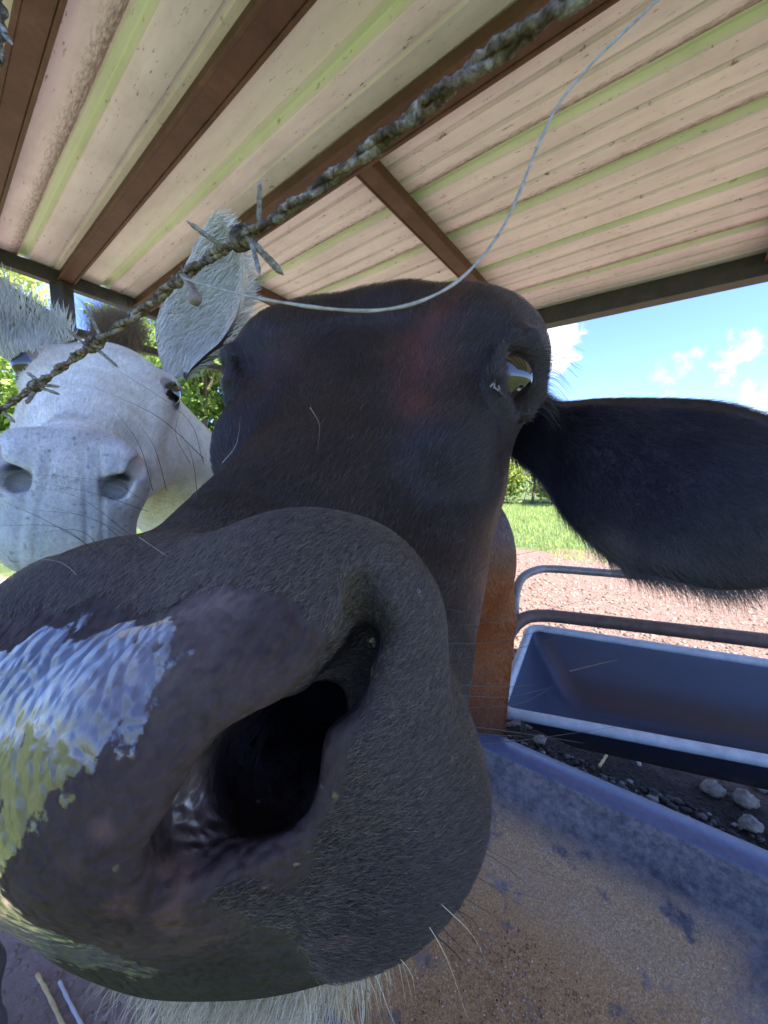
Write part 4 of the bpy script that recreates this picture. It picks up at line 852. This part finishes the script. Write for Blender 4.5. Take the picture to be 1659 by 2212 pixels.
for (R, dk) in ((R1, 1), (R2, -1)):                          # long pale hair inside the ears
    m_ = 6500; N = len(R); i = (RNG.beta(1.2, 1.6, m_)*(N-2)).astype(int); e0 = RNG.random(m_) < .65
    u = np.where(e0, RNG.uniform(.0, .35, m_), RNG.uniform(.3, .95, m_)); u = u if dk > 0 else 1-u
    jj = u*(n1-1); j0 = np.minimum(jj.astype(int), n1-2); f = (jj-j0)[:, None]; fi = RNG.random((m_, 1))
    p = (R[i, j0]*(1-f)+R[i, j0+1]*f)*(1-fi)+(R[i+1, j0]*(1-f)+R[i+1, j0+1]*f)*fi
    across = (R[i, n1-1]-R[i, 0])*dk; up = R[N-2, n1//2]-R[2, n1//2]; fl_ = across/np.linalg.norm(across, axis=1)[:, None]*1.0+nrm(up)*.9
    nn = -p/np.linalg.norm(p, axis=1)[:, None]
    hair_object('ear_hair', p, nn, fl_, RNG.uniform(.014, .034, m_), .45, RNG.uniform(.0003, .0007, m_), np.clip(lerp((.70, .65, .58), (.93, .91, .88), RNG.random(m_)**.6)*RNG.uniform(.6, 1, (m_, 1)), 0, .92), dh.m, don, jitter=.3, npt=5)
# forelock and mane
m_ = 3200; a = RNG.random(m_); p = np.array([DON.pt(-.10-.10*q, RNG.normal(0, .016), -.012+.02*RNG.random()) for q in a])
hair_object('mane', p, np.tile(DON.v, (m_, 1)), DON.v[None]*.2+RNG.normal(0, .35, (m_, 3))-DON.s[None]*.3, RNG.uniform(.03, .065, m_), 1.4, RNG.uniform(.00012, .0002, m_), lerp((.30, .20, .10), (.10, .07, .05), RNG.random(m_)), dh.m, don, jitter=.5)
for sg in (1, -1):
    eyeball('eye', DON.pt(.014, sg*.070, -.014), .0205, DON.t*sg+DON.s*.8, don, iris=(.012, .010, .012), white=(.25, .2, .18))
# ---------------------------------------------------------------- trees and grass
bark = M('bark'); n1 = bark.noise(bark.obj((6, 6, 1)), 3, 7, .7); bark.set(col=bark.ramp(n1, [(.3, (.05, .038, .028)), (.7, (.16, .13, .10))]), rough=.9); bark.bump(n1, .6, .03)
def leafmat(name, a, b):
    m = M(name); f = m.n('ShaderNodeAttribute', attribute_name='rnd').outputs['Fac']; m.set(col=m.ramp(f, [(0., a), (1., b)]), rough=.5, spec=.3)
    t = m.n('ShaderNodeBsdfTranslucent'); m.l(m.ramp(f, [(0., tuple(x*1.6 for x in a)), (1., tuple(x*1.6 for x in b))]), t.inputs[0]); mx = m.n('ShaderNodeMixShader'); mx.inputs[0].default_value = .38
    m.l(m.b.outputs[0], mx.inputs[1]); m.l(t.outputs[0], mx.inputs[2]); m.l(mx.outputs[0], m.t.nodes['Material Output'].inputs[0]); return m.m
LM = [leafmat('leaves_yellow_green', (.20, .26, .05), (.46, .50, .14)), leafmat('leaves_mid_green', (.10, .17, .035), (.32, .42, .10)), leafmat('leaves_dark_green', (.05, .10, .025), (.18, .27, .07))]
def tree(name, label, x, y, h, w, mat, n=5200, group=None, trunk_h=.35, leaf=.17, low=.0):
    t = thing(name, label, 'tree' if name == 'tree' else 'bush', (x, y, 0), group)
    mb = MB(); V, F = sweep(catmull([(x, y, -.1), (x+RNG.normal(0, .1), y, h*.3), (x+RNG.normal(0, .25), y+RNG.normal(0, .2), h*.6), (x+RNG.normal(0, .3), y, h*.9)], 6), np.linspace(.03*h, .005*h, 19), 9); mb.add(V, F)
    cl = []
    for k in range(16 if name == 'tree' else 9):
        a = RNG.random()*6.28; hh = h*(low+(1-low)*(.12+.83*RNG.random()**.8)); rr = w*.5*math.sqrt(max(.05, 1-((hh/h-.5)/.56)**2))*RNG.uniform(.35, 1)
        c = np.array([x+rr*math.cos(a), y+rr*math.sin(a), hh]); cl.append((c, RNG.uniform(.14, .27)*w))
        V, F = sweep(catmull([(x, y, hh*.65), ((x+c[0])/2, (y+c[1])/2, hh*.9), tuple(c)], 4), np.linspace(.011*h, .003*h, 9), 6); mb.add(V, F)
    mb.build('trunk', bark.m, t)
    cs = np.array([c for c, _ in cl]); rs = np.array([r for _, r in cl]); i = RNG.choice(len(cl), n, p=rs**2/(rs**2).sum())
    d = RNG.normal(0, 1, (n, 3)); d /= np.linalg.norm(d, axis=1)[:, None]; rad = RNG.random(n)**.45*(1+.25*RNG.normal(0, 1, n)); p = cs[i]+d*(rs[i]*rad)[:, None]*np.array([1, 1, .75]); p[:, 2] = np.maximum(p[:, 2], .1)
    u = RNG.normal(0, 1, (n, 3)); u /= np.linalg.norm(u, axis=1)[:, None]; v = np.cross(u, RNG.normal(0, 1, (n, 3))); v /= np.linalg.norm(v, axis=1)[:, None]; s_ = RNG.uniform(.5, 1.3, (n, 1))*leaf
    V = np.stack([p-u*s_*.6, p+v*s_*.32, p+u*s_*.6, p-v*s_*.32], 1).reshape(-1, 3); Q_ = np.arange(n*4).reshape(n, 4)
    rn = np.repeat(np.clip(RNG.random(n)*.6+.4*RNG.random(len(cl))[i], 0, 1), 4)
    quadmesh('crown', V, Q_, mat, t, smooth=False, attrs={'rnd': ('FLOAT', rn)})
G1 = 'trees beyond the pasture'
for lab, x, y, h, w, mi in (('tall yellow-green tree at the left edge of the sky, behind the donkey ear', -19.5, 17.5, 11.2, 8.0, 0), ('round tree whose crown shows just right of the shed post', -13.2, 19.5, 9.2, 6.0, 1),
                            ('pale leafy tree low behind the barbed wire beside the post', -16.2, 20.5, 8.6, 5.0, 0), ('dense tree filling the gap between the donkey and the cow', -8.0, 17.0, 8.6, 6.2, 1),
                            ('yellow-green tree seen just beside the cow eyelashes on the left', -5.8, 19.0, 8.8, 5.6, 0), ('dark tree behind the foliage in the gap by the cow face', -10.3, 21.0, 9.5, 6.5, 2),
                            ('leafy tree at the left picture edge beside the donkey cheek', -16.6, 14.6, 7.0, 5.5, 1)):
    tree('tree', lab, x, y, h, w, LM[mi], 9500, G1, low=-.06, leaf=.27)
for lab, x, y, h, w, mi in (('bright green bush under the cow ear on the pasture edge', 6.6, 16.5, 2.3, 3.4, 0), ('darker bush at the pasture edge right behind the ear hair', 8.9, 17.0, 2.6, 4.2, 1), ('low bush just beside the brown shoulder on the pasture', 4.9, 18.0, 2.4, 3.4, 2), ('wide green bush hidden mostly by the drooping ear', 12.5, 18.5, 2.7, 5.0, 1)):
    tree('bush', lab, x, y, h, w, LM[mi], 5000, 'bushes on the pasture edge', leaf=.15)
n = 26000; gx = RNG.uniform(.5, 11, n); gy = RNG.uniform(5.6, 16, n); keep = ((gx-2.0)/8.0)**2+((gy-3.1)/3.6)**2+1.4*(hashn(np.stack([gx, gy, gx*0], -1), .9)-.5) > 1.1; gx, gy = gx[keep], gy[keep]; n = len(gx)
a = RNG.random(n)*6.28; wv = np.stack([np.cos(a), np.sin(a), 0*a], -1)*.012; tip = np.stack([gx+RNG.normal(0, .03, n), gy+RNG.normal(0, .03, n), RNG.uniform(.04, .13, n)], -1); b0 = np.stack([gx, gy, 0*gx-.005], -1)
V = np.stack([b0-wv, b0+wv, tip], 1).reshape(-1, 3)
tag(quadmesh('grass', V, np.arange(3*n).reshape(n, 3), leafmat('grass_blades', (.18, .28, .06), (.42, .48, .17)), smooth=False, attrs={'rnd': ('FLOAT', np.repeat(RNG.random(n), 3))}), kind='stuff', label='short green pasture grass beyond the gravel yard', cat='grass')
print('landscape done', round(time.time()-T0, 1))
# ---------------------------------------------------------------- barbed wire
wm_ = M('weathered_wire'); ow = wm_.obj(); n1 = wm_.noise(ow, 320, 8, .75, .5); n2 = wm_.noise(ow, 1500, 5, .7)
wm_.set(col=wm_.ramp(n1, [(.36, (.022, .015, .010)), (.46, (.11, .078, .050)), (.55, (.26, .205, .15)), (.66, (.50, .45, .38))]), rough=.8, spec=.3); wm_.bump(wm_.math('MULTIPLY_ADD', n2, .5, n1), 1.0, .0009)
gs = M('grey_steel_wire'); n1 = gs.noise(gs.obj(), 500, 7, .75); gs.set(col=gs.ramp(n1, [(.32, (.05, .042, .035)), (.5, (.19, .165, .135)), (.68, (.44, .41, .36))]), rough=.6, metal=0.); gs.bump(n1, .9, .0004)
wire_pts = [(-260, 1060, .20), (-110, 960, .178), (0, 885, .162), (75, 835, .150), (200, 745, .132), (300, 675, .119), (385, 605, .108), (450, 558, .101), (530, 510, .093), (640, 440, .084), (800, 322, .071), (900, 245, .063), (1000, 165, .056), (1110, 85, .050), (1230, 0, .0455), (1400, -120, .041)]
wp = W(catmull([PX(*p) for p in wire_pts], 40)); seg = np.linalg.norm(np.diff(wp, axis=0), axis=1); sl = np.concatenate([[0], np.cumsum(seg)])
def frames(P):
    T = np.gradient(P, axis=0); T /= np.linalg.norm(T, axis=1)[:, None]; u = nrm(np.cross(T[0], (0, 0, 1.))); U = [u]
    for i in range(1, len(P)): u = u-T[i]*np.dot(u, T[i]); u /= np.linalg.norm(u); U.append(u)
    U = np.array(U); return T, U, np.cross(T, U)
Tw, Uw, Vw = frames(wp)
wire = thing('barbed_wire', 'lichen-covered barbed wire strand crossing in front of the animals', 'wire', tuple(wp[len(wp)//2]))
for ph in (0, math.pi):
    a = sl/.026*2*math.pi+ph; off = .00070*(np.cos(a)[:, None]*Uw+np.sin(a)[:, None]*Vw)
    r = .00078*(1+.13*(hashn(wp+ph, 900)-.5)*2+.10*(hashn(wp+ph, 300)-.5)*2); V, F = sweep(wp+off, r, 14)
    nr_ = hashn(V, 1500, 3)-.5; c_ = np.repeat(wp+off, 14, 0); V = V+(V-c_)*(nr_*.9)[:, None]
    MB().add(V, F).build('strand', wm_.m, wire)
def nearest(px, py):
    q = W(catmull([PX(*p) for p in wire_pts], 40)); d = q-C0; D = d[:, 1]*CP-d[:, 2]*SP; U = d[:, 1]*SP+d[:, 2]*CP
    x = CX+FP*d[:, 0]/D; y = CY-FP*U/D; return int(np.argmin((x-px)**2+(y-py)**2)), D
def barb(tip, root, dtip, r=.00057, parent=wire):
    i, D = nearest(*root); a = WP(root[0], root[1], D[i]); b = WP(tip[0], tip[1], D[i]+dtip); L = np.linalg.norm(b-a); t = np.linspace(0, 1, 26)[:, None]
    pts = a+(b-a)*t+np.cross(nrm(b-a), (0, 1., 0))*np.sin(t*2.4)*L*.02; rr = np.full(26, r)*(1+.18*(hashn(pts, 1200)-.5)); rr[-5:] *= np.array([.92, .75, .5, .28, .06])
    V, F = sweep(pts, rr, 10); c_ = np.repeat(pts, 10, 0); V = V+(V-c_)*((hashn(V, 1600, 5)-.5)*.35)[:, None]; return MB().add(V, F).build('barb', gs.m, parent)
def knot(px, py, L, turns, r, k0=1.0):
    i, D = nearest(px, py); s0 = sl[i]; ss = np.linspace(s0-L/2, s0+L/2, 90); P_ = np.stack([np.interp(ss, sl, wp[:, k]) for k in range(3)], -1)
    U_ = np.stack([np.interp(ss, sl, Uw[:, k]) for k in range(3)], -1); V_ = np.stack([np.interp(ss, sl, Vw[:, k]) for k in range(3)], -1); mb = MB()
    for ph in (0, math.pi):
        a = np.linspace(0, turns*2*math.pi, 90)+ph; rad = .0018*k0*(.8+.35*np.sin(np.linspace(0, math.pi, 90))); q = P_+rad[:, None]*(np.cos(a)[:, None]*U_+np.sin(a)[:, None]*V_)
        rr = r*(1+.2*(hashn(q, 900)-.5)); V, F = sweep(q, rr, 9); c_ = np.repeat(q, 9, 0); V = V+(V-c_)*((hashn(V, 1500, 8)-.5)*.5)[:, None]; mb.add(V, F)
    mb.build('knot', wm_.m, wire)
knot(522, 512, .0062, 2.6, .0009, .95); knot(203, 745, .0068, 2.2, .0009, .85); knot(80, 835, .006, 2.0, .0008, .8); knot(380, 605, .003, .8, .0006, .6)
barb((563, 388), (560, 480), -.004); barb((402, 475), (492, 540), -.006); barb((560, 598), (540, 515), -.006); barb((612, 596), (545, 525), .004, .0009)
barb((187, 660), (218, 728), -.004); barb((143, 708), (192, 750), -.004); barb((255, 795), (210, 755), .002); barb((152, 762), (165, 775), -.004, .0007)
barb((58, 803), (90, 828), .0, .0007); barb((130, 836), (90, 832), .0, .0006); barb((130, 853), (88, 838), .002, .0006); barb((55, 873), (75, 845), -.002, .0008); barb((32, 914), (8, 890), .0, .0007)
i, D = nearest(400, 600)
mb = MB(); q = W(catmull([PX(396, 596, .107), PX(405, 606, .103), PX(418, 628, .097), PX(423, 652, .093)], 8)); rr = np.array([.0010]*20+[.0014, .0016, .0016, .0014, .0004]); V, F = sweep(q, rr[:len(q)], 12); c_ = np.repeat(q, 12, 0); V = V+(V-c_)*((hashn(V, 1500, 5)-.5)*.4)[:, None]
gt = M('cut_wire_end'); n1 = gt.noise(gt.obj(), 900, 6, .7); gt.set(col=gt.ramp(n1, [(.3, (.10, .07, .05)), (.6, (.26, .20, .15)), (.8, (.38, .33, .22))]), rough=.6); mb.add(V, F).build('wire_end', gt.m, wire)
# a stub of the next strand at the upper left corner
wire2 = thing('barbed_wire', 'short piece of upper barbed wire at the top left corner', 'wire', tuple(WP(-10, 60, .12)))
q = W(catmull([PX(-60, -160, .13), PX(-14, -40, .124), PX(2, 40, .12), PX(-12, 130, .118), PX(-60, 260, .116)], 20))
for ph in (0, 3.14):
    T2, U2, V2_ = frames(q); a = np.linspace(0, 22, len(q))+ph; V, F = sweep(q+.001*(np.cos(a)[:, None]*U2+np.sin(a)[:, None]*V2_), .0011, 10); c_ = np.repeat(q, 10, 0); V = V+(V-c_)*((hashn(V, 1500, 5)-.5)*.3)[:, None]; MB().add(V, F).build('strand', wm_.m, wire2)
for a_, b_ in (((28, 97), (4, 68)), ((14, 70), (0, 55))):
    q = np.array([WP(*b_, .119)+(WP(*a_, .115)-WP(*b_, .119))*t for t in np.linspace(0, 1, 9)]); V, F = sweep(q, .0008*np.array([1]*6+[.8, .5, .1]), 9); MB().add(V, F).build('barb', gs.m, wire2)
# loose thin wire loop
lw = M('pale_wire'); n1 = lw.noise(lw.obj(), 400, 5); lw.set(col=lw.ramp(n1, [(.3, (.20, .18, .15)), (.7, (.46, .43, .37))]), rough=.5)
lp = [(1660, -230, .070), (1530, -110, .072), (1400, 20, .075), (1290, 125, .077), (1210, 220, .079), (1160, 320, .080), (1120, 420, .080), (1075, 510, .078), (1000, 598, .074), (915, 648, .070), (820, 670, .067), (720, 668, .067), (620, 655, .070), (530, 638, .076), (430, 612, .088), (395, 600, .104)]
q = W(catmull([PX(*p) for p in lp], 16)); V, F = sweep(q,   .00030*(1+.15*np.sin(np.arange(len(q))*.35)), 8)
o = MB().add(V, F).build('loose_wire', lw.m); tag(o, 'thin pale loop of loose wire hanging in front of the cow forehead', 'wire')
# flies below the eye
flm = M('fly_body'); flm.set(col=(.02, .018, .018), rough=.4); flw = M('fly_wing'); flw.set(col=(.20, .17, .15), rough=.7)
def fly(px, py, d, ang, lab):
    c = PX(px, py, d); t = thing('fly', lab, 'fly', tuple(W(c)), 'flies on the cow face'); ca, sa = math.cos(ang), math.sin(ang); f = np.array([ca, 0, sa]); s_ = np.array([-sa, 0, ca]); b = np.array([0, -1., 0])
    q = W(np.array([c-f*.0032, c-f*.0016+b*.001, c+b*.0012, c+f*.0018+b*.001, c+f*.003])); V, F = sweep(catmull(q, 4), np.interp(np.linspace(0, 1, 17), [0, .2, .5, .75, .85, 1], [.0003, .0012, .0013, .0007, .0011, .0004]), 10); MB().add(V, F).build('insect_body', flm.m, t)
    for sg in (1, -1):
        o0 = c+b*.0022+f*.0006; pts = [o0, o0-f*.002+s_*sg*.0012, o0-f*.0048+s_*sg*.0022, o0-f*.0052+s_*sg*.0010, o0-f*.003+s_*sg*.0002]; P2 = np.array(pts); V = np.concatenate([W(P2), W(P2+b*.00008)]); n5 = 5
        MB().add(V, [tuple(range(5)), tuple(range(9, 4, -1))]+[(k, k+5, (k+1) % 5+5, (k+1) % 5) for k in range(5)]).build('wing', flw.m, t, smooth=False)
def surf_depth(px, py, f=cow_sdf):
    d = nrm(PX(px, py, 1)); t = .04
    for _ in range(150):
        v = f(*[np.array([x]) for x in d*t])[0]; t += v*.7
        if abs(v) < 1e-5: break
    return d[1]*t
for px, py, an, lab in ((1066, 828, 1.2, 'small fly sitting higher up, nearest the inner corner of the cow eye'), (1078, 848, -1.0, 'small fly with spread wings, lower of the pair under the cow eye')):
    fly(px, py, surf_depth(px, py)-.0022, an, lab)
# straw and stones
sw = M('straw'); n1 = sw.noise(sw.obj(), 60, 5); sw.set(col=sw.ramp(n1, [(.3, (.42, .28, .10)), (.7, (.62, .47, .22))]), rough=.6)
ws = M('pale_straw'); ws.set(col=(.45, .44, .42), rough=.7)
def stalk(pts, r, m, lab, pz=None):
    q = W(catmull([PX(*p) for p in pts], 10)); V, F = sweep(q, r*(1+.12*np.sin(np.arange(len(q))*1.1)), 9); o = MB().add(V, F).build('straw_stalk', m); tag(o, lab, 'straw', 'straw stalks')
def onz(px, py, z):
    d = WP(px, py, 1)-C0; t = (z-CAMZ)/d[2]; return t
stalk([(80, 2105, onz(80, 2105, .012)), (105, 2150, onz(105, 2150, .012)), (140, 2225, onz(140, 2225, .012))], .0045, sw.m, 'thick yellow straw stalk on the ground at the bottom left')
stalk([(128, 2120, onz(128, 2120, .012)), (150, 2165, onz(150, 2165, .012)), (182, 2225, onz(182, 2225, .012))], .004, ws.m, 'greyish white stalk beside the yellow straw at the bottom left')
stalk([(1295, 1655, onz(1295, 1655, .03)), (1305, 1640, onz(1305, 1640, .03)), (1315, 1622, onz(1315, 1622, .03))], .006, sw.m, 'short straw bit on dark soil between the troughs')
stalk([(1362, 1625, onz(1362, 1625, .03)), (1372, 1634, onz(1372, 1634, .03)), (1382, 1652, onz(1382, 1652, .03))], .008, ws.m, 'pale chip on dark soil right of the straw bit')
stm = M('stone'); n1 = stm.noise(stm.obj(), 40, 7, .7); stm.set(col=stm.ramp(n1, [(.3, (.08, .065, .052)), (.5, (.20, .175, .145)), (.75, (.36, .32, .27))]), rough=.8); stm.bump(n1, .9, .012)
def stone(px, py, r, lab):
    t = onz(px, py, .02); c = WP(px, py, t); bm_n = 14; th = np.linspace(0, np.pi, 13); ph = np.linspace(0, 2*np.pi, 20, endpoint=False); T, Pp = np.meshgrid(th, ph, indexing='ij'); d = np.stack([np.sin(T)*np.cos(Pp), np.sin(T)*np.sin(Pp), np.cos(T)], -1).reshape(-1, 3)
    V = c+d*np.array([r, r*.8, r*.65])*(1+.7*(hashn(d+c, 1.7)-.5)+.35*(hashn(d+c, 4)-.5)+.12*(hashn(d+c, 12)-.5))[:, None]; Qs = np.array([(i*20+j, (i+1)*20+j, (i+1)*20+(j+1) % 20, i*20+(j+1) % 20) for i in range(12) for j in range(20)])
    o = quadmesh('stone', V, Qs, stm.m); tag(o, lab, 'stone', 'stones between the troughs')
for a in ((1540, 1705, .040, 'pale round stone on the dark soil between the troughs'), (1610, 1728, .042, 'grey stone just right of the pale round stone'), (1645, 1697, .034, 'stone nearest the right picture edge, under the trough'), (1622, 1782, .036, 'flat grey stone close to the dark trough rim'), (1166, 1598, .028, 'small pale stone beside the left end of the trough')):
    stone(*a)
# scum, chaff and grit in the near trough
print('all done', round(time.time()-T0, 1))
